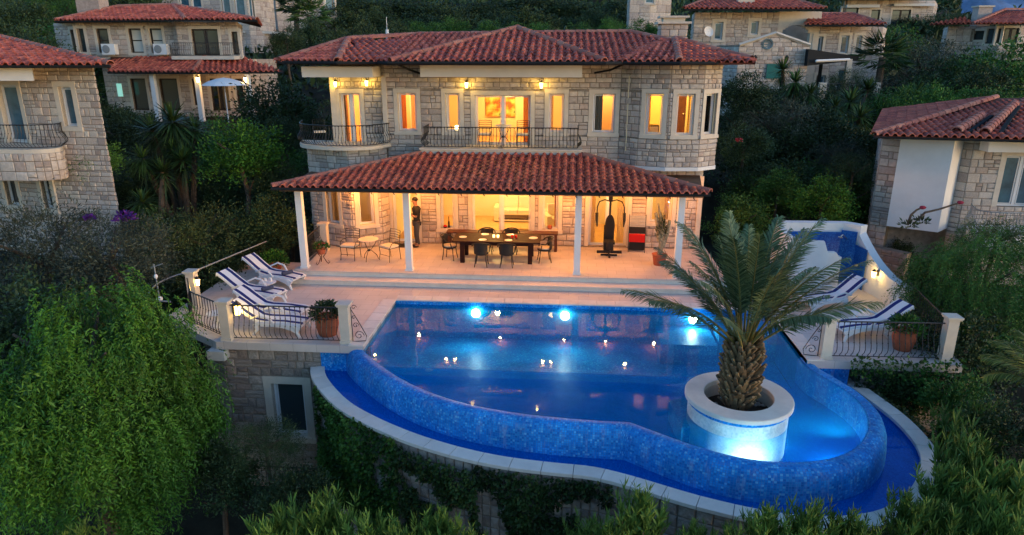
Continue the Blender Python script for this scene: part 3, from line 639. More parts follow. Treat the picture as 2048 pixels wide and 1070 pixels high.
UW = [(-5.95, 3.45, .68, 3.5, 5.30, 1, 1, [(-1, .25, 'curtain')]), (-3.87, 3.2, .60, 4.02, 5.33, 0, 0, [(-1, .35, 'curtain_dark'), (1, .4, 'curtain')]), (-2.29, 3.2, .44, 4.02, 5.33, 0, 0, [(-1, .15, 'curtain_dark')]),
    (-.57, 3.2, 1.86, 3.58, 5.27, 1, 1, [(1, .14, 'curtain_dark')]), (1.26, 3.2, .48, 4.02, 5.33, 0, 0, [(-1, .3, 'curtain')]), (2.86, 3.2, .70, 4.02, 5.33, 0, 0, [(-1, .45, 'curtain_grey')]),
    (4.46, 2.596, .52, 4.04, 5.38, 0, 0, [(-1, .2, 'curtain')]), (5.45, 2.49, .54, 4.04, 5.38, 0, 0, None), (6.30, 2.775, .48, 4.04, 5.38, 0, 0, [(1, .35, 'curtain')])]
M['curtain_grey'] = mat('curtain_grey', (.30, .27, .24), .9)
for pa, ws, za, zb, nm in ((LOW, LW, 0, 3.0, 'wall'), (UP, UW, 3.0, 6.34, 'wall')):
    ho = []; oo = []
    for x, y, w, z0, z1, d, mu, cu in ws:
        w += .05
        s = s_of(pa, x, y); ho.append(hole(s, w, z0, z1)); oo.append(op(s, w, z0, z1, .14, d))
        window(villa, pa.at(s)[0], pa.ang(s), w, z0, z1, sw=.14, fw=.045, door=bool(d), mull=mu, curtain=cu)
    g = G(); wall_panels(g, pa, za, zb, ho, .28); mk(nm, g, M['mortar'], villa)
    if pa is UP:
        stones(villa, pa, za, zb-.06, oo, n_ind=230, seed=21, hc=(.15, .27), wc=(.17, .46), vis=lambda x, y, z: 4.9 > z > 3.3 and y < 4 and not (z < 3.5 and x < 3))
    else:
        stones(villa, pa, za, zb, oo, n_ind=70, seed=22, hc=(.17, .28), wc=(.2, .46), vis=lambda x, y, z: z < 2.3 and y < 3.4 and x > -7)
BAY = Path(LOW.p[1:6]); g = G(); wall_panels(g, Path([(p.x, p.y) for p in BAY.p]), 3.0, 3.5, [], .28); mk('wall', g, M['mortar'], villa); stones(villa, BAY, 3.0, 3.5, n_ind=0, seed=5, hc=(.15, .27), wc=(.17, .46))
# corner quoins in dressed stone
for b_ in ((-4.72, -4.56, 3.13, 3.2, 3.62, 5.86), (-6.62, -6.42, 3.39, 3.45, 3.62, 5.86), (6.2, 6.36, 3.14, 3.2, 0, 2.6)): g = G(); g.box(*b_); mk('quoin', g, M['trim'], villa)
g = G(); g.box(-4.8, 3.6, 3.45, 10.9, 3.0, 3.42); g.box(3.6, 6.5, 3.3, 10.9, 3.02, 3.42); g.box(-6.4, -4.9, 3.75, 10.9, 3.0, 3.42); mk('floor_slab', g, M['trim'], villa)
g = G(); g.prism([(3.3, 3.5), (3.3, 3.16), (3.96, 2.70), (4.91, 2.40), (6.0, 2.49), (6.67, 3.0), (6.78, 4.0), (6.78, 6)], 2.88, 3.0); mk('bay_soffit', g, M['plaster'], villa)
# interiors
def room(x0, x1, y0, y1, z0, z1, lamp, power, col=WARM, wall='cream_wall', part=True):
    g = G(); t = .03
    for b in ((x0, x1, y1, y1+t, z0, z1), (x0-t, x0, y0, y1, z0, z1), (x1, x1+t, y0, y1, z0, z1), (x0, x1, y0, y1, z1, z1+t)): g.box(*b)
    mk('interior_wall', g, M[wall], villa); g = G(); g.box(x0, x1, y0, y1, z0-t, z0); mk('interior_floor', g, M['cream_floor'], villa)
    if lamp: light('room_lamp', lamp, power, col, .15)
room(-6.2, -3.32, 3.76, 6.5, 3.46, 5.9, (-4.6, 5.0, 5.5), 88, (1, .46, .13))
room(-3.2, 1.75, 3.52, 7.0, 3.46, 5.9, (-.6, 5.4, 5.6), 125, (1, .60, .18))
room(1.9, 3.55, 3.52, 6.0, 3.46, 5.9, (3.1, 5.2, 5.5), 32, (1, .5, .15))
room(3.65, 6.45, 2.98, 6.0, 3.46, 5.9, (5.1, 4.5, 5.6), 100, (1, .54, .08))
room(-7.4, -4.75, 4.1, 6.0, .03, 2.95, (-6.2, 5.0, 2.5), 16, (1, .55, .2))
room(-4.6, 2.2, 3.52, 7.6, .03, 2.95, (-1.0, 5.6, 2.7), 190, (1, .62, .2))
room(2.3, 6.2, 3.52, 6.5, .03, 2.95, (3.9, 5.0, 2.7), 80, (1, .62, .18))
# balconies
g = G(); BO1 = smooth([(-7.95, 3.9), (-7.6, 2.75), (-6.85, 2.2), (-5.85, 1.98), (-4.95, 2.28), (-4.5, 3.1)], 4); g.prism(BO1 + [(-4.5, 3.6), (-7.9, 3.9)], 3.5, 3.61); mk('balcony_slab', g, M['trim'], villa)
br = link('balcony_railing', None, villa); railing(br, [(p[0]*.985-.08, p[1]+.05) for p in BO1], 3.61, .70, .115, .12)
g = G(); g.box(-3.22, 2.10, 2.05, 3.2, 3.38, 3.56); g.box(-3.26, 2.14, 2.0, 3.2, 3.56, 3.60); mk('balcony_slab', g, M['trim'], villa)
br = link('balcony_railing', None, villa); railing(br, [(-3.12, 3.1), (-3.12, 2.14), (2.0, 2.14), (2.0, 3.1)], 3.60, .69, .115, .12)
# white boxed eaves
g = G(); g.box(-3.2, 2.07, 2.36, 3.2, 5.88, 6.27); mk('eave_box', g, M['plaster'], villa); g = G(); g.box(-7.2, -4.8, 2.42, 3.45, 5.86, 6.2); mk('eave_box', g, M['plaster'], villa)
g = G(); g.prism([(-7.7, 3.5), (-7.5, 2.2), (-5.6, 1.42), (-4.5, 2.02), (-3.85, 1.4), (2.6, 1.4), (3.3, 2.0), (5.0, 1.6), (7.2, 2.8), (7.2, 10.5), (-7.7, 10.5)], 6.27, 6.31); mk('soffit', g, M['wood'], villa)
# main roof
rf = Roof(link('roof', None, villa), .235, .36)
E0 = 6.36
APX, LP, RP = (-.2, 5, 7.42), (-6.1, 4.2, 7.04), (5.25, 4.6, 7.05)
rf.face([(-7.7, 2.05, E0-.02), (7.4, 2.05, E0-.02), (3.9, 7, 7.32), (-4.1, 7, 7.24)]); rf.face([(7.4, 11, E0), (-7.9, 11, E0), (-4.1, 7, 7.24), (3.9, 7, 7.32)], False)
rf.face([(-7.9, 11, E0), (-7.9, 2.0, E0), (-4.1, 7, 7.24)], False); rf.face([(7.4, 2, E0), (7.4, 11, E0), (3.9, 7, 7.32)], False)
rf.face([(-3.9, 1.32, E0), (2.7, 1.32, E0), APX]); rf.face([(-3.9, 6.5, E0), (-3.9, 1.32, E0), APX, (-.2, 7.5, 7.42)]); rf.face([(2.7, 1.32, E0), (2.7, 6.5, E0), (-.2, 7.5, 7.42), APX])
rf.face([(-7.75, 2.1, E0), (-5.6, 1.35, E0), LP]); rf.face([(-5.6, 1.35, E0), (-4.4, 2.02, E0), LP]); rf.face([(-4.4, 2.02, E0), (-3.9, 5.6, 7.0), LP], True); rf.face([(-8.0, 5.5, E0), (-7.75, 2.1, E0), LP])
rf.face([(3.3, 1.95, E0), (5.0, 1.5, E0), RP]); rf.face([(5.0, 1.5, E0), (7.45, 2.75, E0), RP]); rf.face([(7.45, 2.75, E0), (7.5, 6.0, E0), RP]); rf.face([(3.3, 1.95, E0), RP, (3.4, 5.5, E0+.3)], False)
for a, b in (((-3.9, 1.32, E0), APX), ((2.7, 1.32, E0), APX), ((-5.6, 1.35, E0), LP), ((-7.75, 2.1, E0), LP), ((5.0, 1.5, E0), RP), ((7.45, 2.75, E0), RP), ((-4.1, 7, 7.24), (3.9, 7, 7.32)), ((3.9, 7, 7.32), (7.4, 2.6, E0+.05)), (APX, (-.2, 7, 7.42)), ((-4.1, 7, 7.24), LP)): rf.ridge(a, b)
rf.build(0, 110)
gutter(villa, [(-8.0, 5.5, E0), (-7.78, 2.05, E0), (-5.6, 1.28, E0), (-4.5, 1.93, E0), (-3.95, 1.25, E0), (2.75, 1.25, E0), (3.3, 1.92, E0), (5.0, 1.43, E0), (7.5, 2.7, E0), (7.55, 6, E0)], .055, -.02)
for q_ in ([(-3.7, 1.35, 6.30), (-3.55, 2.4, 6.1), (-3.3, 3.1, 5.95)], [(3.35, 2.0, 6.3), (3.0, 2.8, 6.1), (2.5, 3.12, 6.0)]): g = G(); g.tube(q_, .035, 6); mk('downpipe', g, M['gutter'], villa)
# porch roof
M['ceiling_wood'] = mat('ceiling_wood', (.15, .08, .045), .7, var=.2, vscale=4)
pr = Roof(link('porch_roof', None, villa), .235, .30)
PE = 2.76; A_, B_, C_, D_ = (-7.22, -.72, PE), (5.78, -.72, PE+.02), (2.2, 2.06, 3.40), (-3.2, 2.06, 3.40)
pr.face([A_, B_, C_, D_]); pr.ridge(A_, D_, .11, .36, .02); pr.ridge(B_, C_, .12, .38, .02)
pr.build(296, 60)
g = G(); g.prism([(-7.1, -.55), (5.65, -.55), (6.2, 3.1), (-4.7, 3.15), (-5.8, 2.2), (-7.35, 2.85)], 2.60, 2.64); mk('porch_ceiling', g, M['ceiling_wood'], villa)
g = G(); g.add([(-7.1, -.5, 2.65), (-3.2, 2.05, 3.36), (-3.2, 2.5, 2.65), (5.6, -.5, 2.65), (2.2, 2.05, 3.36), (2.2, 2.5, 2.65)], [(0, 1, 2), (3, 5, 4)]); g.box(-3.2, 2.2, 2.07, 3.2, 2.66, 3.37); mk('roof_flank', g, M['tile_base'], villa)
g = G(); g.box(-7.0, 5.55, -.12, .12, 2.54, 2.6); mk('porch_beam', g, M['plaster'], villa)
gutter(villa, [(-7.25, -.76, PE), (5.8, -.76, PE+.02)], .05, -.045)
for k in range(19):
    x = -6.9 + k*.68; g = G(); g.tube([(x, -.74, PE-.08), (x, -.73, PE-.15), (x+.03, -.72, PE-.17)], .015, 4); mk('gutter_bracket', g, M['gutter'], villa)
for x in (-6.72, -3.29, 2.04, 5.13):
    g = G(); g.box(x-.125, x+.125, -.125, .125, 0, .06); g.box(x-.10, x+.10, -.10, .10, .06, 2.545); mk('column', g, M['plaster'], villa)
# chimney and vent
g = G(); g.box(5.25, 6.3, 8.6, 9.5, 6.4, 7.72); g2 = G(); mk('chimney', g, M['mortar'], villa)
ch = villa.children[-1]; ch = [c for c in villa.children if c.name.startswith('chimney')][0]
stones(ch, Path([(5.25, 9.5), (5.25, 8.6), (6.3, 8.6), (6.3, 9.5)]), 6.5, 7.7, n_ind=40, seed=3, hc=(.2, .28), wc=(.2, .4))
g = G(); g.box(5.12, 6.43, 8.47, 9.63, 7.72, 7.80); g.box(5.35, 6.2, 8.7, 9.4, 7.8, 7.95); g.box(5.2, 6.35, 8.55, 9.55, 7.95, 8.02); mk('chimney_cap', g, M['trim'], ch)
g = G(); g.tube([(-5.15, 6, 6.9), (-5.15, 6, 7.45)], .06, 8); g.tube([(-5.15, 6, 7.45), (-5.15, 6, 7.9)], .01, 4); mk('vent_pipe', g, M['white'], villa)
# lamps
def lantern(x, y, z, label, p=14, ang=0, group='glowing wall lanterns', gm='lamp_yellow', s=1.0):
    t = thing('wall_lantern', label, 'lantern', (x, y, z), ang, group); g = G()
    g.box(-.04, .04, -.02, 0, -.08*s, .1*s); g.tube([(0, 0, .02), (0, -.07, .06), (0, -.12, .13*s)], .01, 5); mk('bracket', g, M['iron'], t)
    g = G(); g.lathe([(.04*s, -.12*s), (.065*s, .06*s)], (0, -.12, 0), 6); mk('glass', g, M[gm], t)
    g = G(); g.lathe([(.08*s, .06*s), (.02, .13*s), (0, .15*s)], (0, -.12, 0), 6); g.lathe([(0, -.15*s), (.05*s, -.12*s)], (0, -.12, 0), 6); mk('cap', g, M['iron'], t)
    ca, sa = math.cos(ang), math.sin(ang); light('lantern_light', (x + .24*sa, y - .24*ca, z), p*.6, (1, .62, .12), .05); return t
lantern(-6.38, 3.42, 5.62, 'glowing lantern left of the narrow balcony door upstairs', 5); lantern(-5.28, 3.42, 5.66, 'glowing lantern right of the narrow balcony door upstairs', 5)
lantern(-1.78, 3.17, 5.62, 'glowing lantern left of the wide balcony door upstairs', 6); lantern(.74, 3.17, 5.62, 'glowing lantern right of the wide balcony door upstairs', 6)
lantern(-8.73, -3.05, .62-.1, 'glowing lantern on the rear left terrace post above the handrail', 7, math.radians(60), gm='lamp')
lantern(-6.70, -5.0, .45, 'glowing yellow lantern behind the front left railing beside the post', 7, math.radians(150), s=1.5)
lantern(10.9, -.55, .42, 'glowing lamp on the white shower wall beside the right sunbeds', 6, math.radians(-80), gm='lamp')
CLX = [(-4.75, .45), (-2.27, .40), (-1.97, .40), (1.0, .36), (1.28, .36), (3.75, .45), (-5.4, 1.9), (-3.6, 2.3), (-.6, 2.3), (1.7, 2.3), (3.2, 2.3), (4.9, 2.2)]
for i, (x, y) in enumerate(CLX):
    t = link('ceiling_light', None, villa, loc=(x, y, 2.6)); g = G(); g.lathe([(.06, -.03), (.07, 0)], n=12); mk('ring', g, M['white'], t); g = G(); g.lathe([(0, -.045), (.035, -.042), (.05, -.032)], n=12, caps=False); mk('bulb', g, M['lamp'], t)
    light('porch_lamp', (x, y, 2.42), (44 if y > 1 else 20), (1, .38, .085), .045)
# ---------------------------------------------------------------- things on the porch and terrace
def rot_to(p, a): return (p[0]*math.cos(a)-p[1]*math.sin(a), p[0]*math.sin(a)+p[1]*math.cos(a))
# shower enclosure
sh = thing('shower_enclosure', 'white curved outdoor shower enclosure lined with blue mosaic on the right terrace', 'shower')
g = G(); g.prism([(8.3, .95), (10.35, 1.0), (10.75, .7), (11.0, .85), (10.5, 1.3), (8.3, 1.25)], ZD, 1.55); mk('back_wall', g, M['plaster'], sh)
def ribbon(g, pts, t, tops, z0=ZD):
    nn = normals([(p[0], p[1]) for p in pts]); vs = []
    for p, n, z in zip(pts, nn, tops): vs += [(p[0], p[1], z0), (p[0], p[1], z), (p[0]+n.x*t, p[1]+n.y*t, z), (p[0]+n.x*t, p[1]+n.y*t, z0)]
    N = len(pts); g.add(vs, [(i*4+j, i*4+(j+1) % 4, i*4+4+(j+1) % 4, i*4+4+j) for i in range(N-1) for j in range(4)] + [(0, 1, 2, 3), (4*N-4, 4*N-3, 4*N-2, 4*N-1)])
n = 16; pts = [(10.70 + .42*(k/n), .9 - 2.75*k/n) for k in range(n+1)]; tops = [1.42 - 1.0*(1-(1-min(1, k/n/.75))**1.7)*.95 - .22*max(0, (k/n-.6)) for k in range(n+1)]
g = G(); ribbon(g, pts, -.26, tops); mk('curved_side_wall', g, M['plaster'], sh)
g = G(); g.box(8.45, 10.28, .93, .948, ZD, 1.28); g.prism([(10.28, .94), (10.66, .68), (10.675, .70), (10.29, .96)], ZD, 1.35); g.prism([(10.66, .68), (10.685, .68), (10.78, .05), (10.755, .05)], ZD, .95); mk('blue_lining', g, M['mosaic_shower'], sh)
n = 14; pts = [(8.35 + .25*math.cos(PI*.5 + k/6*1.2) + .22*k*.35, .45 - .6*(k/n)**1.3) for k in range(n+1)]
pts = smooth([(8.25, .75), (8.3, .1), (8.7, -.3), (9.3, -.45), (9.85, -.42)], 5); N = len(pts); tops = [1.52 - .20*min(1, k/(N*.4)) - (.32 if k > N*.72 else 0) - (.14 if k > N*.86 else 0) for k in range(N)]
g = G(); ribbon(g, pts, -.16, tops); mk('curved_front_screen', g, M['plaster'], sh)
g = G(); g.tube([(10.42, .82, 1.1), (10.2, .6, 1.28), (10.1, .5, 1.25)], .02, 6); g.lathe([(.07, 0), (.07, .02)], (10.1, .5, 1.22), 10); g.box(10.58, 10.66, .3, .36, .35, .42); mk('shower_head', g, M['steel'], sh)
# sunbeds
def sunbed(label, loc, rz):
    t = thing('sunbed', label, 'sunbed', loc, rz, 'white plastic sunbeds with striped towels'); L = 1.95; w = .66
    prof = [(0, .30), (.5, .34), (1.05, .33), (1.25, .36), (1.5, .52), (1.75, .70), (1.92, .80)]
    for s in (-1, 1):
        y0, y1 = (s*w/2 - .035, s*w/2 + .035); g = G(); top = [(0, .27), (.15, .33), (.6, .35), (1.1, .34), (1.25, .36)]; bot = [(1.25, .27), (1.0, .25), (.75, .27), (.5, .25), (.25, .18), (.12, .1)]
        pl_ = top + bot; vs = [(x, y0, z) for x, z in pl_] + [(x, y1, z) for x, z in pl_]; k = len(pl_); g.add(vs, [tuple(range(k)), tuple(range(k, 2*k))[::-1]] + [(i, (i+1) % k, k+(i+1) % k, k+i) for i in range(k)]); mk('side_rail', g, M['plastic'], t)
        for x0, d in ((.12, -.06), (1.2, .14)):
            g = G(); g.tube([(x0 + .05, s*w/2, .3), (x0, s*w/2, .15), (x0 + d, s*w/2, 0)], [.06, .045, .035], 6); mk('leg', g, M['plastic'], t)
        g = G(); g.tube([(.72, s*w/2, .34), (.85, s*(w/2+.04), .5), (1.1, s*(w/2+.04), .55), (1.38, s*w/2, .42)], .03, 6); mk('armrest', g, M['plastic'], t)
    g = G()
    for (xa, za), (xb, zb) in zip(prof, prof[1:]): g.add([(xa, -w/2+.036, za-.03), (xb, -w/2+.036, zb-.03), (xb, w/2-.036, zb-.03), (xa, w/2-.036, za-.03), (xa, -w/2+.036, za), (xb, -w/2+.036, zb), (xb, w/2-.036, zb), (xa, w/2-.036, za)], [(0, 3, 2, 1), (4, 5, 6, 7), (0, 1, 5, 4), (1, 2, 6, 5), (2, 3, 7, 6), (3, 0, 4, 7)])
    mk('seat_and_back', g, M['plastic'], t)
    pads = [(-.28, -.24, 'towel_white'), (-.24, -.12, 'towel_blue'), (-.12, .12, 'towel_white'), (.12, .24, 'towel_blue'), (.24, .28, 'towel_white')]
    c = link('striped_towel', None, t)
    for a, b, m in pads:
        g = G(); P = [(x, z + .035) for x, z in prof] + [(1.95, .74)]; P[0] = (.03, .34); z0 = P
        vs = [(x, y, z) for x, z in P for y in (a+.001, b-.001)] + [(x, y, z-.03) for x, z in P for y in (a+.001, b-.001)]; k = len(P); o = 2*k
        g.add(vs, [(2*i, 2*i+1, 2*i+3, 2*i+2) for i in range(k-1)] + [(o+2*i, o+2*i+2, o+2*i+3, o+2*i+1) for i in range(k-1)] + [(2*i, 2*i+2, o+2*i+2, o+2*i) for i in range(k-1)] + [(2*i+1, o+2*i+1, o+2*i+3, 2*i+3) for i in range(k-1)] + [(0, o, o+1, 1)])
        mk('stripe', g, M[m], c)
    return t
d = ZD
b1 = sunbed('white sunbed with striped towel nearest the porch steps on the left terrace', (-6.55, -1.0, d), math.radians(163))
b2 = sunbed('white sunbed with striped towel above the railing, second from the porch steps', (-6.55, -2.45, d), math.radians(168))
b3 = sunbed('third white sunbed from the porch steps, behind the left railing', (-5.35, -3.75, d), math.radians(172))
b4 = sunbed('white sunbed right behind the left railing, nearest the flower pot', (-5.0, -4.55, d), math.radians(176))
b5 = sunbed('white sunbed with striped towel behind the railing of the right terrace', (8.6, -3.75, d), math.radians(14))
b6 = sunbed('white sunbed with striped towel beside the lit shower wall on the right terrace', (8.35, -1.9, d), math.radians(22))
def rolled(x, y, z, a, label, m='towel_blue'):
    g = G(); c, s = math.cos(a)*.17, math.sin(a)*.17; g.tube([(x-c, y-s, z), (x+c, y+s, z)], .06, 10); tag(mk('rolled_towel', g, M[m]), label, 'towel', 'rolled towels on the sunbeds')
M['towel_grey'] = mat('towel_navy_grey', (.06, .07, .12), .95)
rolled(-6.95, -.92, ZD+.43, .9, 'rolled navy towel on the sunbed nearest the porch steps', 'towel_grey'); rolled(-6.95, -2.4, ZD+.43, .9, 'rolled navy towel on the second left sunbed', 'towel_grey')
def round_table(x, y, r, h, label, m='plastic', legs=3):
    t = thing('round_table', label, 'table', (x, y, ZD)); g = G(); g.lathe([(r-.02, h-.03), (r, h-.015), (r, h), (0, h+.004)], n=24); mk('tabletop', g, M[m], t, smooth=False)
    g = G(); g.lathe([(.05, .04), (.04, h-.03)], n=10); mk('stem', g, M[m], t); g = G(); g.lathe([(r*.7, 0), (r*.6, .03), (.06, .06)], n=20); mk('base', g, M[m], t); return t
round_table(-7.25, -1.7, .25, .38, 'small white table between the two rear left sunbeds'); round_table(-7.55, -4.3, .25, .38, 'small white round table between the sunbeds behind the left railing'); round_table(9.5, -2.95, .25, .38, 'small white table between the two right sunbeds')
for x, y, z in ((-7.3, -1.72, ZD+.39), (-7.18, -1.62, ZD+.39)):
    g = G(); g.lathe([(.03, 0), (.04, .1), (.036, .1), (.0, .01)], (x, y, z), 10, caps=False); tag(mk('drinking_glass', g, M['porcelain']), 'drinking glass on the small table between the rear left sunbeds, the %s one' % ('farther left' if x < -7.2 else 'farther right'), 'glass', 'glasses on the small terrace table')
# potted plants
def leafpts(n, r, seed, c=(0, 0, 0), L=.09, Wd=.05, up=.3, mat_='leaf_mid'):
    rg = np.random.default_rng(seed); d = rg.normal(size=(n, 3)); d /= np.linalg.norm(d, axis=1)[:, None]; d[:, 2] = np.abs(d[:, 2])*.9 - .15; rr = r*rg.uniform(.45, 1, (n, 1)); P = np.array(c) + d*rr
    return leaves(P, d + np.array([0, 0, up]), L, Wd, rg, rg.uniform(0, 1, n))
def leaves(P, D, L, Wd, rg, tone, roll=1.0):
    """rhombic leaves at P pointing along D"""
    n = len(P); D = D + rg.normal(scale=.35, size=(n, 3)); D /= np.linalg.norm(D, axis=1)[:, None] + 1e-9; r_ = rg.normal(size=(n, 3)); S = np.cross(D, r_); S /= np.linalg.norm(S, axis=1)[:, None] + 1e-9
    l = L*rg.uniform(.6, 1.3, (n, 1)); w = Wd*rg.uniform(.7, 1.2, (n, 1)); V = np.stack([P, P + D*l*.5 + S*w*.5, P + D*l, P + D*l*.5 - S*w*.5], 1).reshape(-1, 3)
    return V, np.arange(n*4).reshape(-1, 4), np.repeat(tone, 4)
M['leaf_mid'] = leafmat('leaf_mid', (.016, .05, .010), (.09, .22, .035)); M['leaf_dark'] = leafmat('leaf_dark', (.016, .030, .012), (.062, .105, .036)); M['leaf_grey'] = leafmat('leaf_grey', (.028, .036, .025), (.11, .13, .085)); M['leaf_olive'] = leafmat('leaf_olive', (.022, .036, .014), (.13, .19, .06))
M['leaf_bright'] = leafmat('leaf_bright', (.008, .032, .006), (.085, .23, .022)); M['leaf_yucca'] = leafmat('leaf_yucca', (.012, .03, .010), (.07, .14, .03)); M['leaf_palm'] = leafmat('leaf_palm', (.05, .085, .035), (.20, .26, .12)); M['leaf_oleander'] = leafmat('leaf_oleander', (.018, .05, .010), (.16, .27, .05)); M['leaf_ivy'] = leafmat('leaf_ivy', (.012, .026, .010), (.05, .10, .025))
M['flower'] = leafmat('flower_red', (.3, .02, .03), (.6, .06, .08)); M['flower_purple'] = leafmat('flower_purple', (.03, .004, .08), (.10, .02, .22)); M['leaf_yellow'] = leafmat('leaf_yellow_green', (.06, .08, .01), (.28, .26, .04))
def potted(x, y, z, r, h, pr, label, lm, seed, up=.3):
    t = thing('potted_plant', label, 'potted plant', (x, y, z)); g = G(); g.lathe([(0, 0), (r*.72, 0), (r*.8, .05), (r, h*.6), (r*.96, h*.88), (r*1.04, h*.9), (r*1.04, h), (r*.88, h), (r*.86, h-.04), (0, h-.05)], n=24, caps=False); mk('pot', g, M['terracotta'], t, smooth=False)
    V, F, T = leafpts(900, pr, seed, (0, 0, h + pr*.15), .10, .05, up); link('foliage', np_mesh('foliage', V, F, M[lm], T), t); return t
potted(-4.42, -4.62, ZD, .30, .52, .42, 'terracotta pot of dark flowering leaves behind the left railing', 'leaf_dark', 1); potted(10.0, -4.4, ZD, .27, .5, .42, 'terracotta pot of bushy green leaves behind the right railing', 'leaf_mid', 2)
potted(-7.95, .35, ZD, .26, .3, .5, 'low pot of bright round green leaves left of the porch, behind the sunbeds', 'leaf_bright', 3)
# wrought iron cafe set
def cafe_chair(label, x, y, rz, z=0, s=1.0, grp='wrought iron chairs with cream cushions'):
    t = thing('iron_chair', label, 'chair', (x, y, z), rz, grp); t.scale = (s, s, s); w = .25
    for sx in (-1, 1):
        g = G(); g.tube([(sx*w, -.24, 0), (sx*w*.96, -.2, .25), (sx*w, -.22, .45), (sx*(w+.03), -.12, .62), (sx*(w+.04), .1, .64), (sx*w, .24, .62)], .012, 5); mk('leg', g, M['iron'], t)
        g = G(); g.tube([(sx*w, .27, 0), (sx*w, .22, .45), (sx*w, .30, .98)], .012, 5); mk('leg', g, M['iron'], t)
    g = G(); g.tube([(-w, -.22, .45), (w, -.22, .45), (w, .22, .45), (-w, .22, .45), (-w, -.22, .45)], .011, 5); g.tube([(-w, -.2, .2), (w, -.2, .2)], .009, 4); mk('seat_frame', g, M['iron'], t)
    for z_ in (.98, .90, .82, .74, .66): g = G(); g.tube([(-w, .3-(.98-z_)*.15, z_), (0, .32-(.98-z_)*.15, z_+.015), (w, .3-(.98-z_)*.15, z_)], .010, 4); mk('back_bar', g, M['iron'], t)
    g = G(); g.box(-w+.01, w-.01, -.22, .2, .46, .52); mk('cushion', g, M['cushion'], t); return t
cafe_chair('wrought iron chair with cream cushion left of the small porch table', -5.54, 1.05, math.radians(-8)); cafe_chair('wrought iron chair with cream cushion right of the small porch table', -4.2, 1.05, math.radians(-35))
def cafe_table(label, x, y, z=0, r=.33):
    t = thing('cafe_table', label, 'table', (x, y, z)); g = G(); g.lathe([(r, .70), (r, .725), (0, .728)], n=24); mk('tabletop', g, M['cushion'], t)
    for k in range(3):
        a = k*2*PI/3 + .4; g = G(); g.tube([(r*.9*math.cos(a), r*.9*math.sin(a), 0), (r*.75*math.cos(a), r*.75*math.sin(a), .15), (.06*math.cos(a), .06*math.sin(a), .34), (r*.6*math.cos(a), r*.6*math.sin(a), .52), (r*.9*math.cos(a), r*.9*math.sin(a), .70)], .012, 5); mk('leg', g, M['iron'], t)
    g = G(); g.lathe([(.05, .31), (.05, .37)], n=8); mk('knot', g, M['iron'], t); return t
cafe_table('small round iron table with pale top between the two porch chairs', -4.88, 1.0)
for lb, x, y in (('iron chair on the wide upstairs balcony left of its little table', -1.15, 2.75), ('iron chair on the wide upstairs balcony right of its little table', .15, 2.75)): cafe_chair(lb, x, y, 0, 3.6, .85, 'iron chairs on the upstairs balconies')
cafe_table('small round iron table on the wide upstairs balcony', -.5, 2.6, 3.6, .28); cafe_chair('iron chair on the rounded left balcony', -7.0, 3.1, .4, 3.61, .8, 'iron chairs on the upstairs balconies')
# plant stand
t = thing('plant_stand', 'curly iron plant stand with red flowering pot by the left porch column', 'plant stand', (-6.3, .42, 0)); g = G()
for k in range(3):
    a = k*2*PI/3; g.tube([(.05*math.cos(a), .05*math.sin(a), .25), (.14*math.cos(a), .14*math.sin(a), .08), (.2*math.cos(a), .2*math.sin(a), .02), (.26*math.cos(a), .26*math.sin(a), .07), (.21*math.cos(a), .21*math.sin(a), .12)], .012, 5); g.tube([(.05*math.cos(a), .05*math.sin(a), .25), (.14*math.cos(a), .14*math.sin(a), .36), (.18*math.cos(a), .18*math.sin(a), .5)], .012, 5)
mk('stand', g, M['wood_red'], t); g = G(); g.lathe([(.10, .34), (.15, .5), (.16, .52)], n=14); mk('bowl', g, M['terracotta'], t); V, F, T = leafpts(350, .24, 7, (0, 0, .55), .10, .04, .4); link('foliage', np_mesh('foliage', V, F, M['leaf_mid'], T), t); V, F, T = leafpts(60, .2, 8, (0, 0, .6), .05, .05); link('blossom', np_mesh('blossom', V, F, M['flower'], T), t)
# left porch railing
t = thing('porch_railing', 'black bellied iron railing at the left end of the porch', 'railing'); railing(t, [(-6.75, .25), (-6.85, 1.9)], 0, .9, .13, .1)
t = thing('porch_pillar', 'short cream pillar at the end of the porch railing', 'pillar', (-6.75, 2.0, 0)); g = G(); g.box(-.13, .13, -.13, .13, 0, .94); mk('shaft', g, M['trim'], t); g = G(); g.box(-.17, .17, -.17, .17, .94, 1.0); mk('cap', g, M['trim'], t)
# dining table, bench, chairs, tableware
t = thing('dining_table', 'long dark wooden dining table laid with white plates on the porch', 'table', (-.6, 1.4, 0)); g = G()
for k in range(4): g = G(); g.box(-1.45, 1.45, -.55 + k*.275 + .002, -.55 + (k+1)*.275 - .002, .70, .75); mk('plank', g, M['wood'], t)
for x, y in ((-1.12, -.45), (1.12, -.45), (-1.12, .45), (1.12, .45)): g = G(); g.box(x-.07, x+.07, y-.07, y+.07, 0, .70); mk('leg', g, M['wood'], t)
g = G(); g.box(-1.2, 1.2, -.48, -.45, .60, .699); g.box(-1.2, 1.2, .45, .48, .60, .699); mk('apron', g, M['wood'], t)
t = thing('wooden_bench', 'low brown wooden console standing between the dining table and the windows', 'bench', (-.55, 2.6, 0)); g = G(); g.box(-1.95, 1.95, -.2, .2, .60, .65); mk('top', g, M['wood_red'], t)
for x, y in ((-1.88, -.14), (1.88, -.14), (-1.88, .14), (1.88, .14)): g = G(); g.box(x-.05, x+.05, y-.05, y+.05, 0, .60); mk('leg', g, M['wood_red'], t)
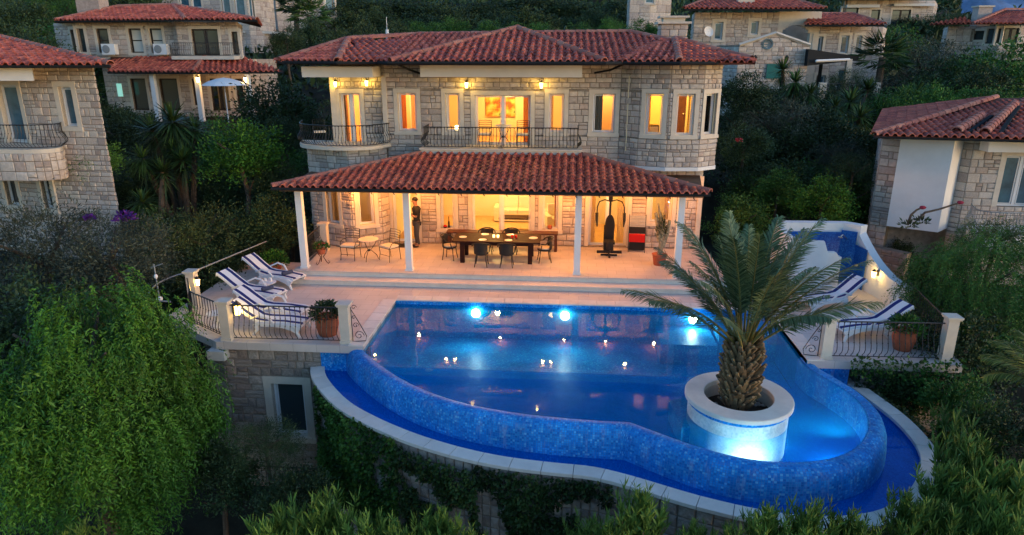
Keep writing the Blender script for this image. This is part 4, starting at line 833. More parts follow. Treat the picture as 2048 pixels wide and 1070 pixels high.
def rattan_chair(label, x, y, rz):
    t = thing('rattan_chair', label, 'chair', (x, y, 0), rz, 'black rattan dining chairs'); g = G(); g.lathe([(.20, .40), (.24, .42), (.24, .45), (0, .46)], n=16); mk('seat', g, M['rattan'], t); g = G(); g.lathe([(.21, .461), (.22, .50), (0, .515)], n=16); mk('cushion', g, M['cushion'], t)
    for a in (45, 135, 225, 315): ca, sa = math.cos(math.radians(a)), math.sin(math.radians(a)); g = G(); g.tube([(.22*ca, .22*sa, .42), (.24*ca, .24*sa, .22), (.29*ca, .29*sa, 0)], .016, 6); mk('leg', g, M['rattan'], t)
    g = G(); g.tube([(.30*math.cos(math.radians(a)), .28*math.sin(math.radians(a)), .66 + .17*max(0, math.sin(math.radians(a)))**.6) for a in range(-30, 211, 15)], .022, 6); g.tube([(.26, -.12, .62), (.24, -.16, .42)], .016, 5); g.tube([(-.26, -.12, .62), (-.24, -.16, .42)], .016, 5); mk('arm_rail', g, M['rattan'], t)
    g = G(); n = 10; A = [math.radians(35 + 110*k/n) for k in range(n+1)]; g.add([(.27*math.cos(a), .25*math.sin(a), z) for z in (.46, .80) for a in A] + [(.25*math.cos(a), .23*math.sin(a), z) for z in (.46, .80) for a in A], [(i, i+1, n+2+i, n+1+i) for i in range(n)] + [(2*n+2+i, 3*n+3+i, 3*n+4+i, 2*n+3+i) for i in range(n)]); mk('woven_back', g, M['rattan'], t); return t
rattan_chair('black rattan chair with its back to the pool, front left of the dining table', -1.05, .62, PI); rattan_chair('black rattan chair with its back to the pool, front right of the dining table', -.22, .62, PI); rattan_chair('black rattan chair at the left end of the dining table', -2.2, 1.3, math.radians(80)); rattan_chair('black rattan chair at the right end of the dining table', .98, 1.25, math.radians(-80)); rattan_chair('black rattan chair behind the dining table in front of the left sliding pane', -1.05, 2.15, 0); rattan_chair('black rattan chair behind the dining table in front of the right sliding pane', -.2, 2.15, 0)
for i, (x, y, r) in enumerate([(-1.75, 1.35, .13), (-1.05, 1.05, .13), (-.2, 1.05, .13), (-1.05, 1.75, .13), (-.2, 1.75, .13), (.6, 1.4, .15)]):
    g = G(); g.lathe([(r*.5, 0), (r, .012), (r*.98, .018), (r*.6, .008), (0, .008)], (x, y, .752), 18, caps=False); tag(mk('plate', g, M['porcelain']), ['white plate at the left end of the dining table', 'white plate front left on the dining table', 'white plate front right on the dining table', 'white plate back left on the dining table', 'white plate back right on the dining table', 'large white plate at the right end of the dining table'][i], 'plate', 'white plates on the dining table')
for i, x in enumerate((-.72, -.58, -.1, .02)):
    g = G(); g.lathe([(.035, 0), (.045, .09)], (x, 1.4, .752), 10); tag(mk('candle_jar', g, M['candle'] if i < 2 else M['red']), ['glowing candle jar nearest the left end in the middle of the dining table', 'second glowing candle jar in the middle of the dining table', 'left red candle jar on the dining table', 'right red candle jar on the dining table'][i], 'candle', 'candle jars on the dining table')
# home gym
t = thing('home_gym', 'black multi gym machine standing on the right side of the porch', 'exercise machine', (3.16, 2.1, 0)); bar = [[(-.28, 0, .03), (.28, 0, .03)], [(0, -.35, .05), (0, .5, .05)], [(0, .35, .05), (0, .25, 2.35)], [(-.42, -.15, .18), (.42, -.15, .18)]]
g = G()
for b in bar: g.tube(b, .035, 8)
mk('frame', g, M['black'], t); g = G(); g.box(-.17, .17, .3, .55, .1, .95); mk('weight_stack', g, M['gutter'], t)
g = G(); g.blob((0, .12, 1.0), (.17, .06, .42), 12, 10); mk('back_pad', g, M['black'], t); g = G(); g.box(-.17, .17, -.3, .1, .48, .55); g.blob((0, -.3, .42), (.13, .07, .16), 10, 8); mk('seat_pad', g, M['black'], t)
for s in (-1, 1):
    g = G(); g.tube([(0, .2, 1.85), (s*.2, .15, 1.92), (s*.38, .1, 1.86), (s*.45, .0, 1.7), (s*.46, -.08, 1.4)], .022, 7); mk('arm', g, M['black'], t); g = G(); g.tube([(s*.46, -.08, 1.52), (s*.46, -.1, 1.28), (s*.44, -.13, 1.05)], [.05, .045, .02], 8); mk('grip', g, M['rattan'], t)
    g = G(); g.tube([(s*.05, -.15, .18), (s*.42, -.15, .18)], .05, 10); mk('roller', g, M['black'], t)
g = G(); g.tube([(0, .25, 1.85), (0, .2, 2.1)], .07, 8); g.tube([(-.35, .2, 2.3), (-.1, .2, 2.36), (.1, .2, 2.36), (.4, .2, 2.3)], .02, 6); g.lathe([(.1, 0), (.1, .04)], (0, .2, 2.18), 12); mk('pulley', g, M['black'], t)
# high-backed red and black chair
t = thing('folding_armchair', 'high backed folding armchair with grey slats and red seat against the porch wall', 'chair', (4.15, 2.75, 0), math.radians(-4))
for k in range(7): g = G(); g.box(-.27, .27, .14 - k*.012, .16 - k*.012, .86 + (6-k)*.055, .90 + (6-k)*.055); mk('slat', g, M['concrete'], t)
g = G(); g.box(-.27, .27, .06, .09, .62, .85); mk('back_net', g, M['rattan'], t); g = G(); g.box(-.27, .27, -.14, .05, .36, .61); mk('red_seat', g, M['red'], t); g = G(); g.box(-.26, .26, -.10, .06, .06, .355); mk('lower_panel', g, M['black'], t)
for s in (-1, 1): g = G(); g.tube([(s*.28, -.2, 0), (s*.28, .02, .5), (s*.28, .16, 1.28)], .014, 5); g.tube([(s*.28, .22, 0), (s*.28, -.05, .5)], .014, 5); mk('leg', g, M['iron'], t)
# cactus
t = thing('tall_cactus', 'tall pale spiny cactus in a pot beside the right porch column', 'cactus', (4.75, 1.2, 0)); g = G()
for b in ([(0, 0, .3), (.03, 0, 1.0), (-.06, 0, 1.6), (-.16, 0, 2.05)], [(.05, 0, .6), (.2, .02, 1.1), (.24, 0, 1.5)], [(-.03, 0, .8), (-.12, 0, 1.3), (-.22, 0, 1.75)]): g.tube(b, [.085, .07, .05, .02][:len(b)], 7)
mk('stem', g, mat('cactus_skin', (.30, .26, .17), .9, var=.6, vscale=14, bump=.6), t); V, F, T = leafpts(520, .3, 17, (0, 0, 1.0), .09, .02, 0); V[:, 2] = (V[:, 2]-1.0)*2.4 + 1.1; V[:, 0] *= .6; link('spines', np_mesh('spines', V, F, M['leaf_dark'], T), t); g = G(); g.lathe([(.18, 0), (.24, .35), (.26, .36)], n=16); mk('pot', g, M['terracotta'], t)
g = G(); g.box(-4.75, -3.95, 2.55, 3.05, .002, .02); tag(mk('door_mat', g, M['black']), 'dark door mat in front of the glass door where the person stands', 'door mat')
# outdoor lamp pole beyond the left terrace
t = thing('garden_pole', 'thin grey pole with small lamps beyond the left terrace corner', 'pole', (-9.45, -3.7, ZD-.6)); g = G(); g.tube([(0, 0, -3), (0, 0, 2.1)], .018, 6); g.tube([(-.1, 0, 2.0), (.25, 0, 2.12)], .012, 5); mk('pole', g, M['iron_grey'], t); g = G(); g.blob((0, 0, 1.1), (.09, .09, .07)); g.blob((0, 0, 1.75), (.05, .05, .07)); mk('lamp_head', g, M['white'], t)
# interior things seen through the glass
def paint(name, label, x, y, z, w, h, cols, cat='painting'):
    m = bpy.data.materials.new(name); m.use_nodes = True; N = m.node_tree.nodes; L = m.node_tree.links; nz = N.new('ShaderNodeTexNoise'); nz.inputs['Scale'].default_value = 3.2; nz.inputs['Detail'].default_value = 3; tc = N.new('ShaderNodeTexCoord'); L.new(tc.outputs['Generated'], nz.inputs['Vector']); cr = N.new('ShaderNodeValToRGB'); e = cr.color_ramp
    while len(e.elements) < len(cols): e.elements.new(.5)
    for i, c in enumerate(cols): e.elements[i].position = .3 + .4*i/(len(cols)-1); e.elements[i].color = (*c, 1)
    L.new(nz.outputs['Fac'], cr.inputs[0]); L.new(cr.outputs[0], N['Principled BSDF'].inputs['Base Color']); g = G(); g.box(x-w/2, x+w/2, y-.03, y, z-h/2, z+h/2); return tag(mk(name, g, m), label, cat)
paint('painting', 'orange and green painting on the wall of the lit upstairs room', -1.0, 6.95, 4.75, 1.15, 1.05, [(.05, .10, .03), (.5, .08, .01), (.75, .35, .05), (.7, .6, .2), (.1, .2, .05)])
paint('dark_picture', 'dark framed picture on the wall of the lit living room downstairs', -1.75, 7.55, 1.75, .75, .95, [(.02, .02, .02), (.06, .07, .05), (.15, .13, .1)], 'picture')
def sofa(name, label, x, y, w, rz=0, m='cushion'):
    t = thing(name, label, 'sofa', (x, y, .03), rz); n = max(1, round(w/.75)); g = G(); g.box(-w/2, w/2, -.4, .4, .05, .35); mk('frame', g, M[m], t)
    for k in range(n):
        a, b = -w/2 + w*k/n + .01, -w/2 + w*(k+1)/n - .01; g = G(); g.box(a, b, -.4, .25, .355, .5); mk('seat_cushion', g, M[m], t); g = G(); g.box(a, b, .2, .4, .51, .95); mk('back_cushion', g, M[m], t)
    for s in (-1, 1): g = G(); g.box(s*(w/2+.1)-.1, s*(w/2+.1)+.1, -.42, .42, .05, .62); mk('arm', g, M[m], t)
sofa('sofa', 'cream sofa behind the sliding glass door of the living room', .1, 6.9, 2.3); sofa('armchair', 'cream armchair behind the right living room window', 1.4, 5.6, .8, .3)
t = thing('coffee_table', 'dark coffee table in front of the cream sofa indoors', 'table', (-.15, 5.2, .03)); g = G(); g.box(-.75, .75, -.3, .3, .5, .55); mk('top', g, M['wood'], t)
for x, y in ((-.7, -.25), (.7, -.25), (-.7, .25), (.7, .25)): g = G(); g.box(x-.03, x+.03, y-.03, y+.03, 0, .5); mk('leg', g, M['wood'], t)
t = thing('hanging_lamp', 'glowing lamp seen through the right living room window', 'lamp', (1.25, 4.3, 2.25)); g = G(); g.blob((0, 0, 0), (.16, .16, .10), 14, 10); mk('shade', g, M['lamp'], t); g = G(); g.tube([(0, 0, .1), (0, 0, .7)], .01, 4); mk('cord', g, M['black'], t)
t = thing('table_lamp', 'glowing globe lamp on the sill of the narrow upstairs window', 'lamp', (-2.25, 3.75, 3.98)); g = G(); g.blob((0, 0, .12), (.09, .09, .09), 14, 10); mk('globe', g, M['lamp'], t); g = G(); g.box(-.15, .15, -.12, .12, -.5, 0); mk('stand', g, M['wood'], t)
t = thing('bottle', 'dark bottle on the sill of the left living room window', 'bottle', (-2.55, 3.28, .58)); g = G(); g.lathe([(.035, 0), (.035, .2), (.012, .27), (.012, .42)], n=10); mk('body', g, M['wood'], t); t = thing('fruit_bowl', 'small red bowl on the sill of the left living room window', 'bowl', (-2.68, 3.24, .58)); g = G(); g.blob((0, 0, .06), (.07, .05, .06)); mk('fruit', g, M['red'], t); g = G(); g.lathe([(.04, 0), (.08, .04)], n=12); mk('dish', g, M['wood'], t)
t = thing('clay_jar', 'round clay jar on the sill of the right living room window', 'jar', (1.1, 3.24, .60)); g = G(); g.lathe([(.04, 0), (.09, .06), (.08, .13), (.05, .16)], n=14); mk('jar_body', g, M['terracotta'], t)
t = thing('chest_of_drawers', 'dark and pale chest standing below the first window of the right bay upstairs', 'chest', (4.45, 3.9, 3.46)); g = G(); g.box(-.35, .35, -.2, .2, 0, .78); mk('carcass', g, M['wood'], t)
for k in range(3): g = G(); g.box(-.32, .32, -.215, -.201, .06 + k*.24, .27 + k*.24); mk('drawer', g, M['cushion'], t)
for x, y, z, lb in ((-4.0, 6.45, 3.46, 'brown room door seen through the window left of the wide balcony door'), (5.6, 5.95, 3.46, 'brown room door seen through the right bay windows upstairs')):
    t = thing('room_door', lb, 'door', (x, y, z)); g = G(); g.box(-.42, .42, -.05, 0, 0, 2.05); mk('leaf', g, M['wood_red'], t); g = G(); g.box(-.5, -.43, -.07, 0, 0, 2.15); g.box(.43, .5, -.07, 0, 0, 2.15); g.box(-.5, .5, -.072, 0, 2.06, 2.15); mk('frame', g, M['white'], t, kind='stuff'); g = G(); g.blob((.34, -.08, 1.0), .03); mk('knob', g, M['steel'], t)
# person
def person():
    t = thing('person', 'dark haired person in black t-shirt and grey trousers standing by the glass door', 'person', (-3.60, 2.72, 0), math.radians(-70))
    J = {'pelvis': (0, 0, .95, .13, .10), 'waist': (0, .0, 1.10, .125, .09), 'chest': (0, .0, 1.32, .15, .11), 'neck': (0, -.01, 1.48, .055, .055), 'head0': (0, -.03, 1.56, .06, .07), 'head1': (0, -.05, 1.66, .085, .10), 'head2': (0, -.045, 1.74, .075, .085),
         'shR': (.17, 0, 1.40, .06, .06), 'elR': (.22, -.05, 1.13, .042, .042), 'wrR': (.08, -.27, 1.22, .027, .027), 'haR': (.04, -.33, 1.25, .035, .02), 'shL': (-.17, 0, 1.40, .06, .06), 'elL': (-.22, -.05, 1.13, .042, .042), 'wrL': (-.08, -.27, 1.22, .027, .027), 'haL': (-.04, -.33, 1.25, .035, .02),
         'hiR': (.09, 0, .88, .095, .095), 'knR': (.10, -.02, .49, .06, .06), 'anR': (.10, .03, .09, .042, .042), 'toR': (.11, -.15, .035, .035, .03), 'hiL': (-.09, 0, .88, .095, .095), 'knL': (-.10, -.05, .49, .06, .06), 'anL': (-.10, -.02, .09, .042, .042), 'toL': (-.11, -.19, .035, .035, .03)}
    E_ = [('pelvis', 'waist'), ('waist', 'chest'), ('chest', 'neck'), ('neck', 'head0'), ('head0', 'head1'), ('head1', 'head2'), ('chest', 'shR'), ('shR', 'elR'), ('elR', 'wrR'), ('wrR', 'haR'), ('chest', 'shL'), ('shL', 'elL'), ('elL', 'wrL'), ('wrL', 'haL'), ('pelvis', 'hiR'), ('hiR', 'knR'), ('knR', 'anR'), ('anR', 'toR'), ('pelvis', 'hiL'), ('hiL', 'knL'), ('knL', 'anL'), ('anL', 'toL')]
    def skin(name, keys, m, k=1.0):
        ks = [a for a in J if a in keys]; me = bpy.data.meshes.new(name); me.from_pydata([J[a][:3] for a in ks], [(ks.index(a), ks.index(b)) for a, b in E_ if a in ks and b in ks], []); o = link(name, me, t); me.materials.append(M[m])
        mo = o.modifiers.new('skin', 'SKIN'); mo.use_smooth_shade = True
        if not me.skin_vertices: me.attributes.new  # the modifier adds the layer itself
        for i, a in enumerate(ks): sv = me.skin_vertices[0].data[i]; sv.radius = (J[a][3]*k, J[a][4]*k); sv.use_root = (i == 0)
        s2 = o.modifiers.new('sub', 'SUBSURF'); s2.levels = 2; s2.render_levels = 2; return o
    try:
        skin('body', list(J), 'skin'); J['elR'] = (.20, -.02, 1.26, .06, .06); J['elL'] = (-.20, -.02, 1.26, .06, .06); skin('trousers', ['pelvis', 'hiR', 'knR', 'anR', 'hiL', 'knL', 'anL'], 'trouser', 1.14)
    except Exception as ex: print('person', ex)
    g = G(); g.lathe([(.150, .90), (.150, 1.05), (.165, 1.2), (.195, 1.33), (.205, 1.40), (.15, 1.46), (.075, 1.50)], n=18, caps=False)
    for s in (-1, 1): g.tube([(s*.15, 0, 1.42), (s*.205, -.01, 1.36), (s*.23, -.04, 1.20)], [.075, .082, .07], 10)
    o = mk('shirt', g, M['black'], t, smooth=True); o.scale = (1, .78, 1)
    g = G(); g.blob((0, -.03, 1.725), (.088, .105, .085), 14, 10, .04, 3); mk('hair', g, M['hair'], t, smooth=True)
    for s in (-1, 1): g = G(); g.blob((s*.105, -.09, .04), (.045, .12, .04), 10, 8); mk('shoe', g, M['black'], t, smooth=True)
    for s in (-1, 1):
        g = G()
        for q in range(4): g.tube([(s*(.03 + .012*q), -.34, 1.24 + .016*q), (s*(.015 + .008*q), -.385, 1.25 + .017*q), (s*.005, -.39, 1.245 + .017*q)], .007, 5)
        g.tube([(s*.05, -.31, 1.26), (s*.045, -.34, 1.30), (s*.02, -.36, 1.31)], .009, 5); mk('fingers', g, M['skin'], t)
    g = G(); g.blob((0, -.148, 1.655), (.012, .018, .02), 8, 6); mk('nose', g, M['skin'], t)
person()
# ---------------------------------------------------------------- neighbouring houses
def s_px(pa, px, z=5):
    best = (1e9, 0)
    for k in range(801):
        s = pa.L*k/800; p, _ = pa.at(s); dx, dy, dz = p.x-CAMX, p.y-CAMY, z-CAMZ; f = -dx*_sa + dy*_ca; r = dx*_ca + dy*_sa; dep = f*_cp - dz*_sp
        if dep <= 0: continue
        q = abs(1024 + FPX*r/dep - px)
        if q < best[0]: best = (q, s)
    return best[1]
def XY(px, d, py=200): p = at(px, py, d); return (p.x, p.y)
def Z(py, d): return at(1024, py, d).z
def facade(h, pts, z0, z1, wins=(), n_ind=0, seed=1, m='stone', plain=False, hc=(.2, .34), wc=(.25, .6), gable=None, proud=.022, vis=None):
    pa = Path(pts); ho, oo = [], []
    for w in wins:
        px, wd, a, b = w[:4]; kw = dict(w[4]) if len(w) > 4 else {}; s = s_px(pa, px, (a+b)/2); sw = kw.get('sw', .15); ho.append(hole(s, wd, a, b)); oo.append(op(s, wd, a, b, sw if kw.get('surround', True) else .02, kw.get('door', False)))
        window(h, pa.at(s)[0], pa.ang(s), wd, a, b, **kw)
        if kw.get('gm', 'glass_dark') == 'glass':
            c = pa.at(s)[0]; g = G(); Mx = Matrix.Translation((c.x, c.y, 0)) @ Matrix.Rotation(pa.ang(s), 4, 'Z'); g.box(-wd/2-.1, wd/2+.1, 1.2, 1.25, a-.2, b+.1, Mx); mk('room_back', g, M['cream_wall'], h)
    g = G()
    if gable: g.add([], [])
    wall_panels(g, pa, z0, z1, ho, .3); mk('wall', g, M['plaster' if plain else 'mortar'], h)
    if not plain: stones(h, pa, z0, z1, oo, n_ind=n_ind, seed=seed, hc=hc, wc=wc, m=m, gable=gable, proud=proud, vis=vis)
    return pa
M['stone_shade'] = M['stone']
DK = dict(gm='glass_dark', fm='frame_dark'); LT = dict(gm='glass_dark'); BL = dict(gm='glass_blue')
M['pale_blind'] = mat('pale_blind', (.55, .58, .55), .8)
# A: near left house
hA = thing('neighbour_house', 'large cream stone house with balcony cut by the left edge of the view', 'house')
dA = 23.6; pA = [XY(-260, 27), XY(-70, 25.0), XY(60, 24.0), XY(198, dA), XY(160, 32)]
facade(hA, pA, -.5, 6.18, [(25, .95, 3.62, 5.6, dict(door=True, **BL)), (136, .5, 4.22, 5.55, BL), (22, .6, 1.3, 2.55, LT), (93, .46, 1.3, 2.6, LT)], n_ind=290, seed=31, hc=(.16, .27), wc=(.2, .46), vis=lambda x, y, z: z > 1.2 and x < XY(198, dA)[0] + .1 and x > XY(-5, 24)[0] - .3)
bs = [XY(-200, 23.6), XY(-100, 23.0), XY(0, 22.75), XY(60, 22.8), XY(100, 23.2), XY(108, 23.8)]; bsm = smooth(bs, 3)
g = G(); g.prism(bsm + [XY(-60, 25.2)], 3.46, 3.6); mk('balcony_slab', g, M['trim'], hA); facade(hA, bsm, 2.55, 3.46, seed=33)
railing(link('balcony_railing', None, hA), [(x, y+.12) for x, y in bsm], 3.6, .78, .115, .14, joined=False)
e = [XY(-260, 22.6), XY(76, 22.9)]; g = G(); g.prism([e[0], e[1], XY(78, 24), XY(-260, 25)], 5.78, 6.22); mk('eave_box', g, M['plaster'], hA)
r = Roof(link('roof', None, hA), .25, .38); a, b, c = at(222, 137, 22.6), at(-260, 110, 22.2), at(-60, 62, 28.5); a.z = b.z = 6.26; c2 = at(-200, 62, 28.5); r.face([b, a, c, c2]); r.ridge(a, c); bk = at(175, 128, 34); bk.z = 6.26; r.face([a, bk, c], False); r.build(0, 18); gutter(hA, [b, a], .055, -.03)
# B: house behind on the left
def tl(h, pts_eave, top, n=0, rd=(), tw=.3, th=.42, rn=0):
    r = Roof(h, tw, th)
    for f in pts_eave: r.face(f)
    for p, q in rd: r.ridge(p, q, .14, .5)
    r.build(n, rn)
hB = thing('neighbour_house', 'shaded two storey stone house behind on the left with dark windows and a lit porch', 'house')
facade(hB, [XY(138, 50), XY(136, 46), XY(180, 44.6), XY(365, 44.4), XY(372, 43.8), XY(492, 43.8), XY(500, 50)], 6.2, 8.35, [(148, .4, 6.6, 7.95, DK), (164, .45, 6.6, 8.0, DK), (207, .72, 6.55, 8.0, dict(trans=7.3, **DK)), (272, .78, 6.55, 8.0, dict(trans=7.3, fm='frame_dark', gm='pale_blind')), (313, .78, 6.55, 8.0, dict(trans=7.3, fm='frame_dark', gm='pale_blind')), (411, 1.6, 6.42, 7.95, dict(door=True, mull=1, **DK)), (471, .38, 6.45, 7.8, DK)], seed=41, hc=(.24, .4), wc=(.3, .7))
facade(hB, [XY(215, 46), XY(500, 45.5), XY(560, 46)], 2.6, 6.2, [(280, 1.0, 3.0, 5.0, dict(door=True, **DK)), (340, 1.2, 3.0, 5.0, dict(door=True, **DK)), (393, .5, 3.3, 5.0, DK), (440, 1.2, 3.0, 5.0, dict(door=True, mull=1, fm='frame_dark', gm='glass')), (480, .5, 3.2, 5.0, DK)], seed=43, hc=(.3, .4), wc=(.4, .7))
ea = at(112, 45, 44); eb = at(372, 45, 42.6); ec = at(515, 48, 42.8); ea.z = eb.z = ec.z = 8.42; k1 = at(235, 14, 47); k2 = at(345, 10, 47); k1.z = 9.35; k2.z = 9.45; bk1 = at(120, 30, 55); bk2 = at(520, 30, 55); bk1.z = bk2.z = 8.42
rB = link('roof', None, hB); tl(rB, [[ea, eb, k2, k1], [eb, ec, k2], [ec, bk2, k2], [bk1, ea, k1]], None, rd=[(eb, k2), (ec, k2), (k1, k2), (ea, k1)]); gutter(hB, [ea, eb, ec], .06, -.05)
pa_, pb_, pc_ = at(215, 140, 42.5), at(385, 145, 41.5), at(568, 148, 43); pa_.z = pb_.z = pc_.z = 5.5; ta, tb, tc = at(222, 118, 44.5), at(410, 118, 43.8), at(480, 122, 44.5); ta.z = tb.z = tc.z = 6.32
rB2 = link('porch_roof', None, hB); tl(rB2, [[pa_, pb_, tb, ta], [pb_, pc_, tc, tb]], None, rd=[(pb_, tb)]); gutter(hB, [pa_, pb_, pc_], .06, -.05)
for px in (312, 400, 500): x, y = XY(px, 42.6); g = G(); g.box(x-.13, x+.13, y-.13, y+.13, 2.6, 5.5); mk('column', g, M['plaster'], hB)
g = G(); x0, y0 = XY(355, 43); x1, y1 = XY(478, 43); g.prism([(x0, y0), (x1, y1), (x1, y1+1.2), (x0, y0+1.2)], 6.2, 6.4); mk('balcony_slab', g, M['trim'], hB); railing(link('balcony_railing', None, hB), [(x0+.1, y0+.8), (x0+.1, y0+.1), (x1-.1, y1+.1), (x1, y1+.8)], 6.4, .75, .13, .1, joined=True)
x, y = XY(208, 46); g = G(); g.box(x-.75, x+.75, y, y+1, 8.4, 10.2); mk('chimney', g, M['stone'], hB)
for px in (237, 338):
    x, y = XY(px, 44.0); t = thing('air_conditioner', 'white air conditioner box %s' % ('left of the paired windows on the shaded house' if px == 237 else 'right of the paired windows on the shaded house'), 'air conditioner', (x, y, Z(109, 44)), group='air conditioners'); g = G(); g.box(-.42, .42, -.18, .18, 0, .62); mk('case', g, M['white'], t); g = G(); g.lathe([(.22, 0), (.24, .02), (.05, .03)], n=18); o = mk('fan_grille', g, M['iron_grey'], t); o.rotation_euler = (PI/2, 0, 0); o.location = (-.12, -.19, .31)
light('porch_lamp', (*XY(440, 42.6), 5.0), 36, (1, .5, .15), .2)
for px, lb in ((403, 'left glowing lamp on the porch of the shaded house behind'), (497, 'right glowing lamp on the porch of the shaded house behind')):
    x, y = XY(px, 42.3); t = lantern(x, y, Z(158, 42.3), lb, 8, gm='lamp', s=1.6)
x, y = XY(452, 41); t = thing('parasol', 'open white parasol on the terrace of the house behind', 'parasol', (x, y, 2.7)); g = G(); h = Z(155, 41)-2.7; g.lathe([(1.25, h-.42), (.9, h-.22), (.4, h-.06), (0, h)], n=12, caps=False); mk('canopy', g, M['white'], t); g = G(); g.tube([(0, 0, 0), (0, 0, h)], .03, 6); mk('pole', g, M['white'], t)
x, y = XY(240, 46); g = G(); p = at(240, 180, 45.2); g.box(p.x-.16, p.x+.16, p.y-.05, p.y, p.z-.4, p.z+.4); tag(mk('lit_window', g, lampmat('green_lit_glass', (.25, .8, .6), .22)), 'small green lit window in the dark porch of the house behind', 'window')
# C: pale houses at the top left
hC = thing('neighbour_house', 'pale stone house with blue windows at the top left of the hill', 'house')
facade(hC, [XY(340, 68), XY(345, 65), XY(515, 64), XY(540, 66), XY(566, 70)], 6.5, 12.5, [(368, .9, 10.3, 11.6, BL), (392, .9, 10.3, 11.6, BL), (452, .75, 9.7, 11.3, BL), (480, .9, 9.0, 11.4, BL), (504, .7, 9.0, 11.2, BL)], seed=51, hc=(.35, .5), wc=(.5, .9))
hC2 = thing('neighbour_house', 'tall pale stone house block at the top, left of the villa roof', 'house'); facade(hC2, [XY(565, 74), XY(570, 70), XY(680, 72), XY(684, 78)], 6.5, 14, [(660, .9, 10, 11.6, BL), (600, 1.2, 7.6, 8.8, BL)], seed=52, hc=(.35, .5), wc=(.5, .9)); g = G(); a = XY(486, 63); b = XY(592, 69); g.prism([a, b, (b[0], b[1]+1.5), (a[0], a[1]+1.5)], Z(66, 64), Z(61, 64)); mk('canopy_slab', g, M['concrete'], hC)
# D: house behind on the right
hD = thing('neighbour_house', 'cream stone house with arched balcony behind on the right', 'house')
facade(hD, [XY(1372, 50), XY(1376, 46), XY(1540, 46)], 3.5, 9.0, [(1437, .55, Z(80, 46), Z(44, 46), BL), (1509, .5, Z(70, 46), Z(42, 46), BL)], seed=61, hc=(.28, .42), wc=(.35, .75))
facade(hD, [XY(1620, 47.2), XY(1622, 46), XY(1744, 46), XY(1752, 50)], 3.5, 8.15, [(1637, .5, Z(105, 46), Z(73, 46), BL), (1689, .5, Z(107, 46), Z(71, 46), BL), (1717, .38, Z(107, 46), Z(71, 46), BL), (1640, .6, 4.0, 5.2, BL), (1685, .7, 4.0, 5.6, BL)], seed=62, hc=(.28, .42), wc=(.35, .75))
g = G(); pa = Path([XY(1540, 46), XY(1622, 46)]); L = pa.L; c = L*.42; Rr = L*.36; ho = []
for k in range(12):
    x0 = c - Rr + 2*Rr*k/12; x1 = c - Rr + 2*Rr*(k+1)/12; m = ((x0+x1)/2 - c)/Rr; ho.append((x0, x1, 6.9, 7.45 + .8*math.sqrt(max(0, 1-m*m))))
wall_panels(g, pa, 3.5, 9.05, ho, .4); mk('arched_wall', g, M['trim'], hD)
g = G(); a = XY(1535, 48.5); b = XY(1625, 48.5); g.prism([a, b, (b[0], b[1]+.1), (a[0], a[1]+.1)], 3.5, 9.0); mk('loggia_back', g, M['concrete'], hD)
e1, e2 = at(1368, 22, 44.5), at(1650, 22, 44.5); e1.z = e2.z = 9.12; k1, k2 = at(1425, 4, 48.5), at(1560, 2, 48.5); k1.z = k2.z = 10.05; tl(link('roof', None, hD), [[e1, e2, k2, k1]], None, rd=[(e1, k1), (e2, k2), (k1, k2)]); gutter(hD, [e1, e2], .06, -.05)
e1, e2 = at(1610, 50, 44.6), at(1768, 50, 44.6); e1.z = e2.z = 8.22; k1, k2 = at(1630, 36, 48), at(1705, 36, 48); k1.z = k2.z = 8.95; tl(link('roof', None, hD), [[e1, e2, k2, k1]], None, rd=[(e2, k2), (k1, k2)]); gutter(hD, [e1, e2], .06, -.05)
x, y = XY(1474, 46); g = G(); g.box(x-.5, x+.5, y, y+.8, 9.2, 10.6); mk('chimney', g, M['trim'], hD)
hD2 = thing('gabled_annex', 'small cream stone annex with gabled wall and round blue window', 'house')
pts = [XY(1424, 44), XY(1468, 40.5), XY(1606, 40.5)]; pa = Path(pts); zsh, zpk = Z(90, 40.5), Z(66, 40.5); s1 = pa.s[1]; LL = pa.L - s1
gb = lambda s: (zsh + (s/s1)*.0 if s < s1 else zsh + (zpk-zsh)*(1-abs((s-s1)/LL*2-1)))
g = G(); wall_panels(g, pa, 3.0, zsh, [], .3); p1, p2 = Vector((*pts[1], 0)), Vector((*pts[2], 0)); mid = (p1+p2)/2; bk = Vector((0, .3, 0)); g.add([(p1.x, p1.y, zsh), (p2.x, p2.y, zsh), (mid.x, mid.y, zpk), (p1.x, p1.y+.3, zsh), (p2.x, p2.y+.3, zsh), (mid.x, mid.y+.3, zpk)], [(0, 1, 2), (5, 4, 3), (0, 2, 5, 3), (1, 4, 5, 2)]); mk('wall', g, M['mortar'], hD2)
stones(hD2, pa, 3.0, zpk, seed=66, hc=(.24, .34), wc=(.3, .6), gable=gb)
for a, b in (((p1.x, p1.y-.05, zsh), (mid.x, mid.y-.05, zpk)), ((mid.x, mid.y-.05, zpk), (p2.x, p2.y-.05, zsh))): g = G(); g.tube([a, b], .09, 4); mk('gable_coping', g, M['trim'], hD2)
x, y = XY(1535, 40.5, 88); z = Z(88, 40.5); g = G(); g.lathe([(.0, 0), (.2, 0), (.22, .05), (.30, .05), (.30, 0)], n=20, caps=False); o = mk('round_window', g, M['glass_blue'], hD2); o.location = (x, y-.03, z); o.rotation_euler = (PI/2, 0, 0)
g = G(); x, y = XY(1541, 40.4); g.box(x-.4, x+.4, y-.06, y, Z(157, 40.4), Z(128, 40.4)); mk('green_door', g, mat('teal_paint', (.02, .16, .14), .5), hD2)
